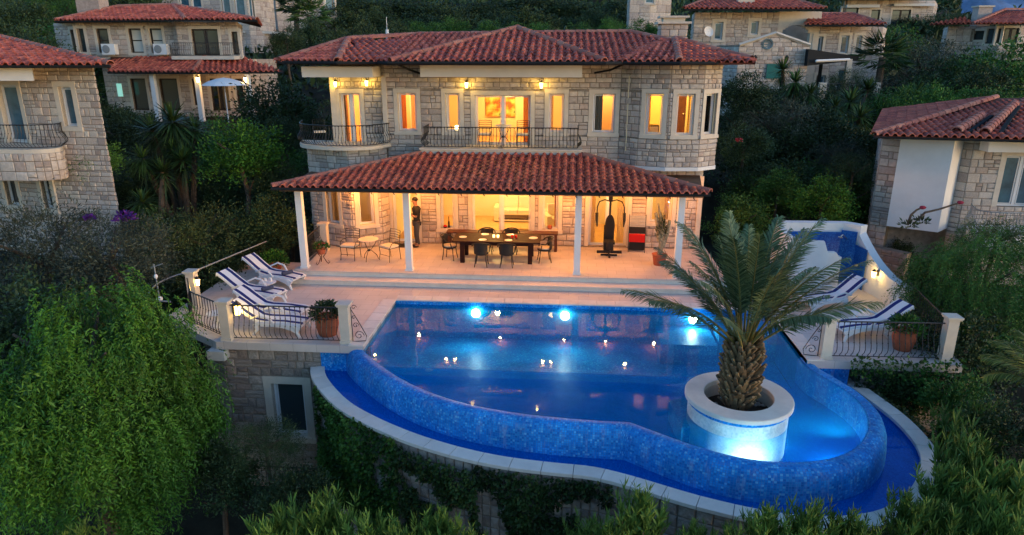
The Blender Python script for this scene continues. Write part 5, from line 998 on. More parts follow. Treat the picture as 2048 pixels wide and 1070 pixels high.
for px, lb in ((1501, 'unlit dark lantern left of the green door on the gabled annex'), (1563, 'unlit dark lantern right of the green door on the gabled annex')): x, y = XY(px, 40.3); t = thing('unlit_lantern', lb, 'lantern', (x, y, Z(118, 40.3))); g = G(); g.lathe([(.03, -.2), (.12, .1), (.02, .22)], (0, -.1, 0), 6); mk('body', g, M['iron'], t); g = G(); g.box(-.03, .03, -.05, .0, -.05, .2); mk('bracket', g, M['iron'], t)
t = thing('pergola', 'black sloping pergola roof beside the gabled annex', 'pergola'); a, b = XY(1605, 40), XY(1705, 42); g = G(); za, zb = Z(98, 40), Z(113, 42); g.add([(a[0], a[1], za), (b[0], b[1], zb), (b[0]+.3, b[1]+3, zb), (a[0], a[1]+3, za), (a[0], a[1], za-.9), (b[0], b[1], zb-.22), (b[0]+.3, b[1]+3, zb-.22), (a[0], a[1]+3, za-.9)], [(0, 1, 2, 3), (7, 6, 5, 4), (0, 4, 5, 1), (1, 5, 6, 2), (2, 6, 7, 3), (3, 7, 4, 0)]); mk('roof_canopy', g, M['gutter'], t)
g = G(); c = XY(1622, 39.9); d_ = XY(1688, 41); g.tube([(c[0], c[1], Z(122, 39.9)), (d_[0], d_[1], Z(119, 41))], .07, 4); mk('white_beam', g, M['white'], t); x, y = XY(1687, 41.5); g = G(); g.box(x-.14, x+.14, y-.14, y+.14, 2.8, Z(118, 41.5)); mk('column', g, M['trim'], t); x, y = XY(1633, 42.5); g = G(); g.box(x-.08, x+.08, y-.08, y+.08, 2.8, Z(122, 42.5)); mk('column', g, M['gutter'], t)
t = thing('satellite_dish', 'small white satellite dish on the wall of the arched house', 'satellite dish', (*XY(1405, 45.2), Z(64, 45.2))); g = G(); g.lathe([(0, 0), (.2, .03), (.33, .1)], n=16, caps=False); o = mk('dish', g, M['white'], t); o.rotation_euler = (math.radians(70), 0, .4); g = G(); g.tube([(0, 0, 0), (0, .6, -.1)], .03, 5); mk('arm', g, M['iron_grey'], t)
t = thing('garden_fence', 'grey fence between cream posts in front of the arched house', 'fence'); a, b = XY(1642, 39), XY(1748, 40); z = Z(192, 39.5); railing(t, [a, b], z, Z(167, 39.5)-z, .14, 0, joined=True)
for px, d_ in ((1641, 39), (1748, 40), (1878, 42), (1938, 42)): x, y = XY(px, d_); g = G(); g.box(x-.17, x+.17, y-.17, y+.17, z-.6, Z(165, d_)); tag(mk('fence_post', g, M['trim']), {1641: 'cream post at the left end of the grey garden fence', 1748: 'cream post at the right end of the grey garden fence', 1878: 'cream post among yuccas above the right house roof', 1938: 'cream post just left of the blue pool edge uphill'}[px], 'post', 'cream garden posts uphill')
# E, F: further houses on the right
hE = thing('neighbour_house', 'distant stone house with dark doors at the very top right of centre', 'house'); facade(hE, [XY(1662, 80), XY(1662, 75), XY(1836, 75), XY(1842, 82)], 7.5, 11.6, [(1700, 1.6, 9.6, 10.9, DK), (1750, .9, 9.2, 10.7, DK), (1801, 1.9, 9.1, 10.7, dict(mull=1, **DK))], seed=71, hc=(.4, .6), wc=(.6, 1.1)); e1, e2 = at(1648, 6, 73), at(1850, 6, 73); e1.z = e2.z = 11.65; k1, k2 = at(1690, -15, 80), at(1800, -15, 80); k1.z = k2.z = 13.4; tl(link('roof', None, hE), [[e1, e2, k2, k1]], None, rd=[(e2, k2), (e1, k1)], tw=.4, th=.6)
g = G(); x, y = XY(1700, 74.5); g.box(x-1.6, x+1.6, y, y+.5, Z(15, 74.5), Z(9, 74.5)); x, y = XY(1798, 74.5); g.box(x-2, x+2, y, y+.5, Z(12, 74.5), Z(7, 74.5)); mk('eave_box', g, M['plaster'], hE, kind='stuff'); railing(link('balcony_railing', None, hE), [XY(1772, 74), XY(1835, 74)], Z(45, 74), .8, .25, 0, joined=True)
hF = thing('neighbour_house', 'distant stone house with shuttered windows and tall chimney at the top right corner', 'house'); W_ = [XY(1862, 62), XY(1870, 58.5), XY(1925, 58)] + [XY(1945, 57.2), XY(1975, 56.4), XY(2010, 56.2), XY(2050, 56.5), XY(2110, 58)]
facade(hF, W_, 6.0, 8.55, [(1957, .9, Z(80, 57), Z(61, 57), DK), (1986, .95, Z(88, 56.5), Z(57, 56.5), dict(mull=1, **DK)), (2015, 1.5, Z(87, 56.3), Z(56, 56.3), dict(mull=2, **DK)), (2068, .95, Z(87, 57), Z(56, 57), DK)], seed=72, hc=(.3, .5), wc=(.4, .8)); a, b, c, d_ = at(1858, 55, 57), at(1945, 50, 55.5), at(2060, 44, 55), at(2130, 46, 57)
for q in (a, b, c, d_): q.z = 8.65
k = at(2010, 20, 59.5); k.z = 9.85; k2 = at(1930, 30, 60); k2.z = 9.3; k3 = at(2090, 20, 60); k3.z = 9.85; tl(link('roof', None, hF), [[a, b, k2], [b, c, k3, k]], None, rd=[(b, k), (k, k3)], tw=.3, th=.45); x, y = XY(1931, 58.5); g = G(); g.box(x-.52, x+.52, y-.4, y+.5, 8, 10.0); o = mk('chimney', g, M['stone'], hF); g = G(); g.box(x-.62, x+.62, y-.5, y+.6, 10.0, 10.12); mk('chimney_cap', g, M['trim'], o)
hK = thing('neighbour_house', 'sliver of a pale house above the ridge, left of the villa chimney', 'house'); facade(hK, [XY(1246, 72), XY(1250, 70), XY(1290, 70), XY(1330, 71)], 7.5, 14, [(1300, .8, 11, 12.6, BL)], seed=74, hc=(.4, .6), wc=(.6, 1.1))
# G: near right house
hG = thing('neighbour_house', 'stone house with white rendered corner block cut by the right edge of the view', 'house')
facade(hG, [XY(1770, 30), XY(1779, 24.0), XY(1816, 23.6)], -1.0, 4.05, n_ind=40, seed=81, hc=(.16, .27), wc=(.2, .46)); facade(hG, [XY(1944, 22.9), XY(1966, 22.6), XY(2200, 22.2)], -1.0, 4.05, [(2040, 1.15, 1.75, 3.45, dict(door=True, mull=1, **BL)),], n_ind=150, seed=82, hc=(.16, .27), wc=(.2, .46), vis=lambda x, y, z: z > 1.0 and x < XY(2055, 22.5)[0])
g = G(); a, b, c = XY(1815, 23.2), XY(1926, 22.3), XY(1945, 22.9); g.prism([a, b, c, XY(1930, 24.5), XY(1816, 24.5)], .9, 4.08); mk('white_block', g, M['plaster'], hG); g = G(); g.box(XY(1816, 23.8)[0], XY(1940, 23.8)[0], XY(1816, 23.8)[1], XY(1816, 23.8)[1]+.5, -1, .9); mk('plinth_wall', g, M['stone_dark'], hG)
a, b = at(1750, 256, 22.3), at(2260, 300, 20.6); a.z = b.z = 4.1; k1, k2 = at(1990, 209, 26.3), at(2200, 207, 26.3); k1.z = k2.z = 5.02; rG = Roof(link('roof', None, hG), .24, .36); rG.face([a, b, k2, k1]); lb_ = at(1765, 250, 32); lb_.z = 4.1; rG.face([lb_, a, k1], False); rG.ridge(a, k1, .12)
def onroof(px, py, up=.0):
    n = (b-a).cross(k1-a).normalized(); r_, _ = ray(px, py); C0 = Vector((CAMX, CAMY, CAMZ)); t = (a-C0).dot(n)/r_.dot(n); return C0 + r_*t + Vector((0, 0, up))
for (x0, y0, x1, y1) in ((1912, 268, 1962, 236), (1968, 270, 2028, 213)): rG.ridge(onroof(x0, y0), onroof(x1, y1), .16, .38, .08)
rG.build(255, 45); gutter(hG, [a, b], .04, -.05)
for (x0, y0, x1, y1) in ((1938, 269, 1982, 237), (2000, 271, 2036, 218)): g = G(); p, q = onroof(x0, y0, .12), onroof(x1, y1, .12); w_ = Vector((.07, 0, 0)); g.add([p-w_, p+w_, q+w_, q-w_, p-w_-Vector((0, 0, .2)), p+w_-Vector((0, 0, .2)), q+w_-Vector((0, 0, .2)), q-w_-Vector((0, 0, .2))], [(0, 1, 2, 3), (0, 4, 5, 1), (1, 5, 6, 2), (2, 6, 7, 3), (3, 7, 4, 0)]); mk('valley_gutter', g, M['gutter'], hG)
g = G(); sl = smooth([XY(1985, 22.4), XY(1996, 21.6), XY(2030, 21.1), XY(2100, 21.0), XY(2160, 21.4)], 3); g.prism(sl + [XY(2160, 22.6)], .95, 1.12); g.prism(sl + [XY(2160, 22.6)], .55, .95, None); mk('balcony_slab', g, M['plaster'], hG); railing(link('balcony_railing', None, hG), sl, 1.12, .75, .11, .12, m='iron_grey'); g = G(); x0 = XY(1997, 22.0); x1 = XY(2200, 21.7); g.prism([x0, x1, (x1[0], x1[1]+.5), (x0[0], x0[1]+.5)], 3.62, 3.98); mk('eave_box', g, M['plaster'], hG)
# uphill pool edges and walls
for (x0, x1, y0, y1, d_, lb) in ((1748, 1790, 199, 219, 42, 'bright blue pool wall glimpsed between yuccas uphill'), (1955, 2035, 201, 213, 43, 'thin blue pool edge above the right house roof')):
    a, b = XY(x0, d_), XY(x1, d_); g = G(); g.prism([a, b, (b[0], b[1]+2.5), (a[0], a[1]+2.5)], Z(y1, d_), Z(y0, d_)); t = tag(mk('pool_wall', g, M['mosaic_basin']), lb, 'pool'); 
a, b = XY(1742, 41.5), XY(1820, 41); wl = thing('garden_wall', 'rough stone garden wall beneath the blue pool wall uphill', 'wall'); facade(wl, [a, b], 0.5, Z(222, 41.5), seed=90, hc=(.3, .4), wc=(.4, .7), m='stone_dark'); wl = thing('garden_wall', 'low pale stone wall behind the white shower enclosure', 'wall'); a, b = XY(1750, 24), XY(1870, 22.5); facade(wl, [a, b], -1.5, Z(500, 23), seed=91, m='stone_dark')
# ---------------------------------------------------------------- plants
def join(parts):
    V, F, T, o = [], [], [], 0
    for v, f, t in parts: V.append(v); F.append(f + o); T.append(t); o += len(v)
    return np.concatenate(V), np.concatenate(F), np.concatenate(T)
def crown(seed, K=60, n=7000, L=.09, Wd=.04, sig=.13, zmin=-.55, fill=.25, rough_=.22):
    rg = np.random.default_rng(seed); d = rg.normal(size=(K*3, 3)); d /= np.linalg.norm(d, axis=1)[:, None]; d = d[d[:, 2] > zmin][:K]; rad = .80 + rough_*rg.normal(size=(len(d), 1))*.6; rad[: int(len(d)*fill)] *= .6; C = d*rad; ct = rg.uniform(0, 1, len(d))
    k = rg.integers(0, len(d), n); s = sig*rg.uniform(.6, 1.5, len(d))[k][:, None]; P = C[k] + rg.normal(size=(n, 3))*s; D = P*.7 + rg.normal(size=(n, 3))*.5 + np.array([0, 0, .25]); D /= np.linalg.norm(D, axis=1)[:, None]
    t = np.clip(ct[k]*.65 + rg.uniform(0, .35, n) + rg.normal(size=n)*.05, 0, 1); return leaves(P, D, L, Wd, rg, t)
def weeping(seed, NS=1500, NL=20):
    rg = np.random.default_rng(seed); K = 130; d = rg.normal(size=(K*3, 3)); d /= np.linalg.norm(d, axis=1)[:, None]; d = d[d[:, 2] > -.8][:K]; C = d*np.array([.88, .88, .88])*(.86 + .14*rg.normal(size=(len(d), 1))); ct = rg.uniform(0, 1, len(d))
    k = rg.integers(0, len(d), NS); A = C[k] + rg.normal(size=(NS, 3))*.085; H = A*np.array([1, 1, 0]); H /= np.linalg.norm(H, axis=1)[:, None] + 1e-6; ang = rg.normal(size=NS)*.5; c, s = np.cos(ang), np.sin(ang); H = np.stack([H[:, 0]*c-H[:, 1]*s, H[:, 0]*s+H[:, 1]*c, 0*c], 1)
    ln = rg.uniform(.16, .38, (NS, 1)); out = []; tone = np.clip(ct[k]*.6 + rg.uniform(0, .4, NS), 0, 1); side = np.stack([-H[:, 1], H[:, 0], 0*H[:, 0]], 1)
    for j in range(NL):
        t = (j+1)/NL; P = A + H*ln*(.55*t**.8) + np.array([0, 0, 1.])*ln*(.25*t - 1.1*t*t); T = H*(.5) + np.array([0, 0, 1.])*(.25 - 2.2*t)
        T /= np.linalg.norm(T, axis=1)[:, None]; sg = 1 if j % 2 else -1; out.append(leaves(P, T*.7 + side*sg*.8, .042, .0125, rg, tone))
    return join(out)
def oleander(seed, NST=46, NN=15):
    rg = np.random.default_rng(seed); out = []; a = rg.uniform(0, 2*PI, NST); lean = rg.uniform(.05, .75, NST); base = np.stack([np.cos(a)*.12*lean, np.sin(a)*.12*lean, 0*a], 1); dr = np.stack([np.cos(a)*lean, np.sin(a)*lean, np.ones(NST)*1.1], 1); dr /= np.linalg.norm(dr, axis=1)[:, None]; ln = rg.uniform(.65, 1.05, (NST, 1)); tone = rg.uniform(0, 1, NST)
    for j in range(NN):
        t = .25 + .75*(j+1)/NN; P = base + dr*ln*t + rg.normal(size=(NST, 3))*.012
        for q in range(4):
            b = q*PI/2 + j*.9 + rg.uniform(0, .6, NST); D = np.stack([np.cos(b)*.8, np.sin(b)*.8, .75 + 0*b], 1) + dr*.35; out.append(leaves(P, D, .17, .030, rg, np.clip(tone*.55 + .35*t + 0*tone, 0, 1)))
    return join(out)
def swords(seed, n, L, Wd, zmin=-.6, droop=.25):
    rg = np.random.default_rng(seed); d = rg.normal(size=(n*4, 3)); d /= np.linalg.norm(d, axis=1)[:, None]; d = d[d[:, 2] > zmin][:n]; n = len(d); S = np.cross(d, np.array([0, 0, 1.])); S /= np.linalg.norm(S, axis=1)[:, None] + 1e-6; l = L*rg.uniform(.8, 1.1, (n, 1)); g_ = np.array([0, 0, -1.])
    P0 = d*.05; P1 = d*l*.55 + g_*droop*.12*l; P2 = d*l + g_*droop*l*.5; V = np.stack([P0 - S*Wd*.4, P0 + S*Wd*.4, P1 + S*Wd*.5, P1 - S*Wd*.5, P2 + S*.003, P2 - S*.003], 1).reshape(-1, 3); i = np.arange(n)*6; F = np.concatenate([np.stack([i, i+1, i+2, i+3], 1), np.stack([i+3, i+2, i+4, i+5], 1)]); return V, F, np.repeat(rg.uniform(0, 1, n), 6)
def fan_palm(seed, nf=34):
    rg = np.random.default_rng(seed); out = []
    for k in range(nf):
        a = rg.uniform(0, 2*PI); el = math.asin(rg.uniform(-.5, .98)); d = np.array([math.cos(a)*math.cos(el), math.sin(a)*math.cos(el), math.sin(el)]); c = d*.5; s = np.cross(d, [0, 0, 1]); s /= np.linalg.norm(s)+1e-6; u = np.cross(s, d); B = 15; th = np.linspace(-1.25, 1.25, B); D = d[None]*np.cos(th)[:, None] + s[None]*np.sin(th)[:, None] + np.array([0, 0, -.25])*np.abs(np.sin(th))[:, None]
        P = np.repeat(c[None], B, 0); out.append(leaves(P, D*3, .52, .05, rg, np.full(B, rg.uniform(0, 1)))); out.append(leaves(np.array([[0, 0, 0.]]), d[None]*9, .55, .03, rg, np.array([.5])))
    return join(out)
def mesh_of(name, data, m): V, F, T = data; return np_mesh(name, V, F, M[m], T)
CROWN = {('d', k): crown(100+k, 70 + 10*k, 8000, .085, .040, .12) for k in range(3)}; CROWN.update({('f', k): crown(200+k, 110, 11000, .075, .016, .10) for k in range(2)}); CROWN[('s', 0)] = crown(300, 60, 3600, .13, .07, .13)
_cm = {}
def crown_mesh(kind, k, m):
    if (kind, k, m) not in _cm: _cm[(kind, k, m)] = mesh_of('crown', CROWN[(kind, k % (3 if kind == 'd' else 2 if kind == 'f' else 1))], m)
    return _cm[(kind, k, m)]
PR = random.Random(11)
def place(px, ytop, d, wpx, label, kind='d', m='leaf_dark', nm='tree', cat='tree', k=None, squash=.85, group=None, depth=.9, trunk=True, base=None):
    """a plant at distance d whose crown top shows at ytop and whose crown is wpx wide"""
    top = at(px, ytop, d); rx = wpx/FPX*d/2; gz = ground(top.x, top.y) if base is None else base; rz = min(rx*squash, max(.3, (top.z - gz)*.62)); cz = top.z - rz*.98
    t = thing(nm, label, cat, (top.x, top.y, gz), PR.uniform(0, 6.3), group); kk = PR.randrange(3) if k is None else k
    o = link('crown', crown_mesh(kind, kk, m), t, 'stuff'); o.location = (0, 0, cz - gz); o.scale = (rx, rx*depth, rz)
    if cz - rz*.5 > gz + .3 or trunk:
        g = G(); h = max(.3, cz - gz); r0 = max(.05, rx*.07); rr = random.Random(kk); pts = [(0, 0, -.4)]
        for i in range(1, 4): pts.append((rr.uniform(-.12, .12)*rx, rr.uniform(-.12, .12)*rx, h*i/3))
        g.tube(pts, [r0*1.3, r0, r0*.85, r0*.6], 7)
        for i in range(5): a = i*1.26 + rr.uniform(0, .5); q = pts[2] if i % 2 else pts[3]; g.tube([q, (q[0]+math.cos(a)*rx*.3, q[1]+math.sin(a)*rx*.3, q[2]+rz*.3), (q[0]+math.cos(a)*rx*.6, q[1]+math.sin(a)*rx*.6, q[2]+rz*.55)], [r0*.5, r0*.35, r0*.15], 5)
        mk('trunk', g, M['bark'], t)
    return t
# --- left side
t = place(165, 592, 13.2, 480, 'large bright green weeping pepper tree below the left terrace', nm='weeping_tree', trunk=True); o = [c for c in t.children if c.name.startswith('crown')][0]; WEEP = mesh_of('crown', weeping(5, 5200, 22), 'leaf_bright'); o.data = WEEP; o.scale = (2.2, 2.2, 2.9); o.location.z -= .6; o2 = link('inner_crown', crown_mesh('f', 0, 'leaf_mid'), t, 'stuff'); o2.location = o.location; o2.scale = (1.9, 1.9, 2.4)
PLEFT = [  # px, ytop, d, w, kind, mat, name, cat, label
 (70, 405, 19.5, 330, 'f', 'leaf_grey', 'olive_tree', 'tree', 'silvery olive tree below the near left house'), (215, 425, 19, 260, 'f', 'leaf_grey', 'olive_shrub', 'shrub', 'grey olive shrub between the left house and the terrace'), (390, 402, 22.8, 235, 'f', 'leaf_olive', 'rounded_shrub', 'shrub', 'rounded grey-green shrub just left of the sunbeds'),
 (60, 560, 16.5, 300, 'd', 'leaf_dark', 'dark_shrub', 'shrub', 'dark shrub at the left edge above the weeping tree'), (230, 520, 20, 300, 'f', 'leaf_dark', 'dark_shrub', 'shrub', 'dark shrub behind the left handrail loop'), (400, 500, 21.5, 180, 'd', 'leaf_dark', 'dark_shrub', 'shrub', 'dark shrub behind the rear lantern post'),
 (150, 590, 15.5, 130, 'f', 'leaf_grey', 'olive_shrub', 'shrub', 'small grey olive sprays rising above the weeping tree'), (475, 248, 25.5, 165, 'd', 'leaf_bright', 'leafy_tree', 'tree', 'mid green leafy tree to the left of the villa balcony'), (555, 172, 31, 190, 'd', 'leaf_dark', 'dark_tree', 'tree', 'dark round tree just left of the villa at eave height'), (240, 225, 33, 140, 'd', 'leaf_dark', 'dark_tree', 'tree', 'dark tree in front of the shaded house porch'),
 (175, 285, 24.5, 110, 'd', 'leaf_mid', 'green_shrub', 'shrub', 'green shrub at the corner of the near left house'), (560, 330, 26, 120, 'd', 'leaf_dark', 'dark_shrub', 'shrub', 'dark flowering shrub against the left porch roof corner'), (540, 400, 24, 150, 'd', 'leaf_dark', 'dark_shrub', 'shrub', 'dark shrub beside the left porch column'), (500, 455, 23.5, 130, 'd', 'leaf_dark', 'dark_shrub', 'shrub', 'dark shrub behind the rear left sunbed'),
 (320, 440, 23, 180, 'd', 'leaf_dark', 'dark_shrub', 'shrub', 'dark shrub beneath the tall yucca'), (150, 60, 50, 200, 'd', 'leaf_mid', 'green_shrub', 'shrub', 'green shrubs left of the shaded house'), (40, 55, 42, 150, 'd', 'leaf_dark', 'dark_tree', 'tree', 'dark tree above the near left house roof'), (95, 110, 36, 150, 'f', 'leaf_olive', 'green_shrub', 'shrub', 'olive green shrub behind the near left roof'),
 (30, 0, 58, 120, 'd', 'leaf_dark', 'dark_tree', 'tree', 'tall dark tree in the top left corner'), (110, -20, 62, 110, 'f', 'leaf_mid', 'tall_tree', 'tree', 'tall green tree above the shaded house'), (270, -30, 62, 140, 'd', 'leaf_dark', 'dark_tree', 'tree', 'dark tree behind the shaded house chimney'), (620, 230, 30, 90, 'd', 'leaf_dark', 'dark_shrub', 'shrub', 'dark shrub behind the rounded balcony'), (560, 240, 28, 100, 'd', 'leaf_dark', 'dark_tree', 'tree', 'dark leafy tree beneath the left balcony railing'), (300, 270, 30, 120, 'd', 'leaf_dark', 'dark_shrub', 'shrub', 'dark foliage behind the tall yucca'), (200, 200, 38, 130, 'd', 'leaf_dark', 'dark_tree', 'tree', 'dark tree right of the near left house corner'),
 (525, 845, 13.6, 170, 'f', 'leaf_dark', 'dark_shrub', 'shrub', 'dark grey shrub in front of the lower storey railing'), (430, 900, 13.4, 200, 'd', 'leaf_dark', 'dark_shrub', 'shrub', 'dark shrub in the shade right of the weeping tree'), (580, 945, 12.6, 200, 'd', 'leaf_dark', 'dark_shrub', 'shrub', 'dark shrub at the foot of the lower storey window')]
for px, yt, d_, w, kd, m, nm, cat, lb in PLEFT: place(px, yt, d_, w, lb, kd, m, nm, cat)
RG = np.random.default_rng(4)
YUC = mesh_of('rosette', swords(1, 170, 1.0, .055, -.75, .5), 'leaf_yucca'); YUC2 = mesh_of('rosette', swords(2, 120, 1.0, .06, -.3, .2), 'leaf_yucca'); YDEAD = mesh_of('dead_leaves', swords(3, 90, 1.0, .05, -1, 1.2), 'leaf_dark')
def yucca(label, heads, nm='yucca'):
    c0 = heads[0]; p0 = at(*c0[:3]); gz = ground(p0.x, p0.y); t = thing(nm, label, 'yucca', (p0.x, p0.y, gz)); g = G()
    for i, (px, py, d_, r) in enumerate(heads):
        p = at(px, py, d_) - Vector((p0.x, p0.y, gz)); g.tube([(0, 0, -.5), (p.x*.5, p.y*.5, p.z*.5), tuple(p)], [.16, .12, .09], 7); o = link('rosette', YUC if i % 2 == 0 else YUC2, t); o.location = p; o.scale = (r, r, r); o.rotation_euler = (0, 0, i); o = link('dead_leaves', YDEAD, t, 'stuff'); o.location = p - Vector((0, 0, r*.35)); o.scale = (r*.8,)*3
    mk('trunk', g, M['bark'], t); return t
yucca('tall multi-headed yucca between the near left house and the villa', [(345, 245, 26.5, 1.25), (305, 262, 26.8, .9), (390, 262, 27, .95), (365, 320, 25.5, .85), (285, 318, 25.5, .85), (345, 300, 26, .7)]); yucca('low green yucca rosettes beneath the tall yucca', [(285, 405, 23.5, .8), (325, 345, 25, .8)])
yucca('dark yucca behind the villa chimney side, left of the fan palm', [(1590, 165, 36, 1.1), (1565, 140, 37, .9), (1620, 190, 35, 1.0)]); yucca('dark spiky yucca hedge left of the uphill pool', [(1700, 205, 35, 1.2), (1735, 180, 37, 1.0), (1670, 215, 34, .9), (1720, 235, 33, .9)]); yucca('dark yucca row below the cream posts uphill', [(1830, 195, 38, 1.3), (1870, 185, 39, 1.1), (1800, 200, 38, 1.0), (1910, 195, 39, 1.2)])
# --- right side and behind
PRIGHT = [
 (1500, 150, 33, 130, 'd', 'leaf_dark', 'dark_tree', 'tree', 'dark tree close behind the right bay of the villa'), (1490, 250, 28, 120, 'd', 'leaf_dark', 'dark_shrub', 'shrub', 'dark shrub with a red bloom beside the right bay'), (1560, 190, 32, 170, 'f', 'leaf_grey', 'olive_tree', 'tree', 'dull grey olive tree right of the villa bay'), (1640, 225, 31, 170, 'd', 'leaf_dark', 'dark_tree', 'tree', 'dark bushy tree right of the olive, behind the villa'), (1530, 330, 27, 150, 'd', 'leaf_dark', 'dark_shrub', 'shrub', 'dark shrub under the villa bay overhang'),
 (1600, 330, 27, 160, 'd', 'leaf_dark', 'dark_shrub', 'shrub', 'dark shrub between rocks on the slope'), (1560, 345, 25.5, 100, 'd', 'leaf_mid', 'green_shrub', 'shrub', 'green shrub above the palm fronds'), (1650, 362, 24, 130, 'd', 'leaf_bright', 'bright_shrub', 'shrub', 'bright leafy shrub behind the white shower wall'), (1715, 300, 25.5, 120, 'f', 'leaf_dark', 'dark_tree', 'tree', 'dark twiggy tree left of the right stone house'), (1680, 275, 28, 110, 'f', 'leaf_grey', 'grey_shrub', 'shrub', 'grey green shrub on the slope left of the right house'), (1790, 470, 24, 90, 'd', 'leaf_dark', 'dark_shrub', 'shrub', 'dark low shrub below the white corner block'),
 (1480, 400, 24, 130, 'd', 'leaf_mid', 'green_shrub', 'shrub', 'green shrub directly behind the pool palm'), (1900, 540, 18.5, 140, 'd', 'leaf_dark', 'dark_shrub', 'shrub', 'dark shrub right of the shower enclosure'), (1790, 260, 30, 90, 'd', 'leaf_dark', 'dark_shrub', 'shrub', 'dark shrub at the left roof corner of the right house'), (1950, 600, 17, 130, 'd', 'leaf_dark', 'dark_shrub', 'shrub', 'dark shrub behind the right side terrace railing'),
 (1860, 80, 46, 200, 'f', 'leaf_grey', 'olive_tree', 'tree', 'wide grey olive tree below the far shuttered house'), (2010, 88, 41, 190, 'd', 'leaf_mid', 'leafy_tree', 'tree', 'light green leafy tree at the right edge above the right roof'), (1880, 125, 42, 160, 'd', 'leaf_dark', 'dark_tree', 'tree', 'dark tree behind the yucca row'), (1800, 60, 56, 110, 'd', 'leaf_mid', 'green_shrub', 'shrub', 'green shrub in front of the distant top house'), (1960, 130, 38, 120, 'd', 'leaf_dark', 'dark_tree', 'tree', 'dark tree above the thin blue pool edge'), (1700, 140, 40, 110, 'f', 'leaf_dark', 'dark_tree', 'tree', 'thin dark tree between annex and fan palm'), (2000, 430, 18.5, 150, 'f', 'leaf_olive', 'feathery_shrub', 'shrub', 'feathery grey-green shrub before the right balcony'),
 (1930, 640, 15.5, 240, 'd', 'leaf_dark', 'dark_shrub', 'shrub', 'dark shrub beyond the far right terrace post'), (1800, 725, 15.2, 150, 'd', 'leaf_dark', 'ivy_shrub', 'shrub', 'dark ivy mound under the right terrace railing'), (1930, 765, 13.8, 190, 'd', 'leaf_mid', 'green_shrub', 'shrub', 'green shrub right of the pool coping'), (2020, 810, 12, 200, 'd', 'leaf_dark', 'dark_shrub', 'shrub', 'dark shrub in the right foreground')]
for px, yt, d_, w, kd, m, nm, cat, lb in PRIGHT: place(px, yt, d_, w, lb, kd, m, nm, cat)
t = place(1985, 470, 17.5, 300, 'large green weeping pepper tree right of the terrace', nm='weeping_tree'); o = [c for c in t.children if c.name.startswith('crown')][0]; o.data = mesh_of('crown', weeping(9, 3000, 20), 'leaf_bright2' if 'leaf_bright2' in M else 'leaf_mid'); o.scale = (1.95, 1.9, 1.9)
FAN = mesh_of('fronds', fan_palm(3), 'leaf_yucca'); 
for px, py, d_, r, lb in ((1765, 115, 42, 1.75, 'fan palm in front of the cream house behind on the right'), (618, 30, 58, 1.9, 'pale fan palm at the top left of the villa roof'), (590, 12, 60, 1.7, 'fan palm beside the tall pale block at the top')):
    p = at(px, py, d_); gz = ground(p.x, p.y); t = thing('fan_palm', lb, 'palm', (p.x, p.y, gz)); o = link('fronds', FAN, t, 'stuff'); o.location.z = p.z-gz; o.scale = (r, r, r); g = G(); g.tube([(0, 0, -.4), (0, 0, p.z-gz)], [.28, .2], 8); mk('trunk', g, M['bark'], t)
# low scrub covering the slopes
def scrub(label, n, x0, x1, y0, y1, L, m, seed, hmax):
    rg = np.random.default_rng(seed); X = rg.uniform(x0, x1, n); Y = rg.uniform(y0, y1, n); P = []
    for x, y in zip(X, Y):
        if (-9.6 < x < 11.8 and -11 < y < 12.5) or (y < -11 and -5 < x < 9 and y > -12): continue
        q = noise.noise(Vector((x*.35, y*.35, seed))); q2 = noise.noise(Vector((x*1.3, y*1.3, 5))); P.append((x, y, ground(x, y) + max(0, .25 + q + .5*q2)*hmax*rg.uniform(.3, 1)))
    P = np.array(P); D = rg.normal(size=P.shape)*.6 + np.array([0, 0, .6]); t = np.clip(.5 + .5*np.sin(P[:, 0]*.9 + 3*np.sin(P[:, 1]*.5)) * .6 + rg.normal(size=len(P))*.2, 0, 1); V, F, T = leaves(P, D, L, L*.5, rg, t); tag(link('undergrowth', np_mesh('undergrowth', V, F, M[m], T), kind='stuff'), label, 'undergrowth')
scrub('low dark scrub covering the near slopes round the villa', 90000, -34, 34, -16, 26, .20, 'leaf_dark', 3, .9); scrub('dark scrub covering the upper hillside', 90000, -90, 95, 26, 130, .75, 'leaf_dark', 4, 2.2)
# hillside woods: each tree its own thing
HT = random.Random(77); ORD = ['first', 'second', 'third', 'fourth', 'fifth', 'sixth', 'seventh', 'eighth', 'ninth', 'tenth', 'eleventh', 'twelfth']
def hill(n, px0, px1, y0, y1, d0, d1, w0, w1, m, lb, grp, kd='d'):
    for i in range(n): px = px0 + (px1-px0)*(i + HT.uniform(.1, .9))/n; place(px, HT.uniform(y0, y1), HT.uniform(d0, d1), HT.uniform(w0, w1), ORD[i] + ' from the left, ' + lb, kd, m, 'hillside_tree', 'tree', group=grp, trunk=False)
hill(10, 650, 1330, -12, 10, 84, 96, 90, 140, 'leaf_dark', 'dark tree on the upper hillside behind the villa roof', 'dark trees on the upper hillside'); hill(9, 640, 1330, 15, 32, 66, 78, 80, 120, 'leaf_dark', 'dark round tree on the middle of the hillside behind the villa', 'dark trees on the middle hillside'); hill(9, 780, 1310, 38, 50, 52, 60, 60, 95, 'leaf_mid', 'green bush on the hillside just above the villa roof', 'green bushes above the villa roof'); hill(5, 560, 800, 40, 70, 46, 54, 70, 110, 'leaf_dark', 'dark bush above the left end of the villa roof', 'dark bushes above the left villa roof')
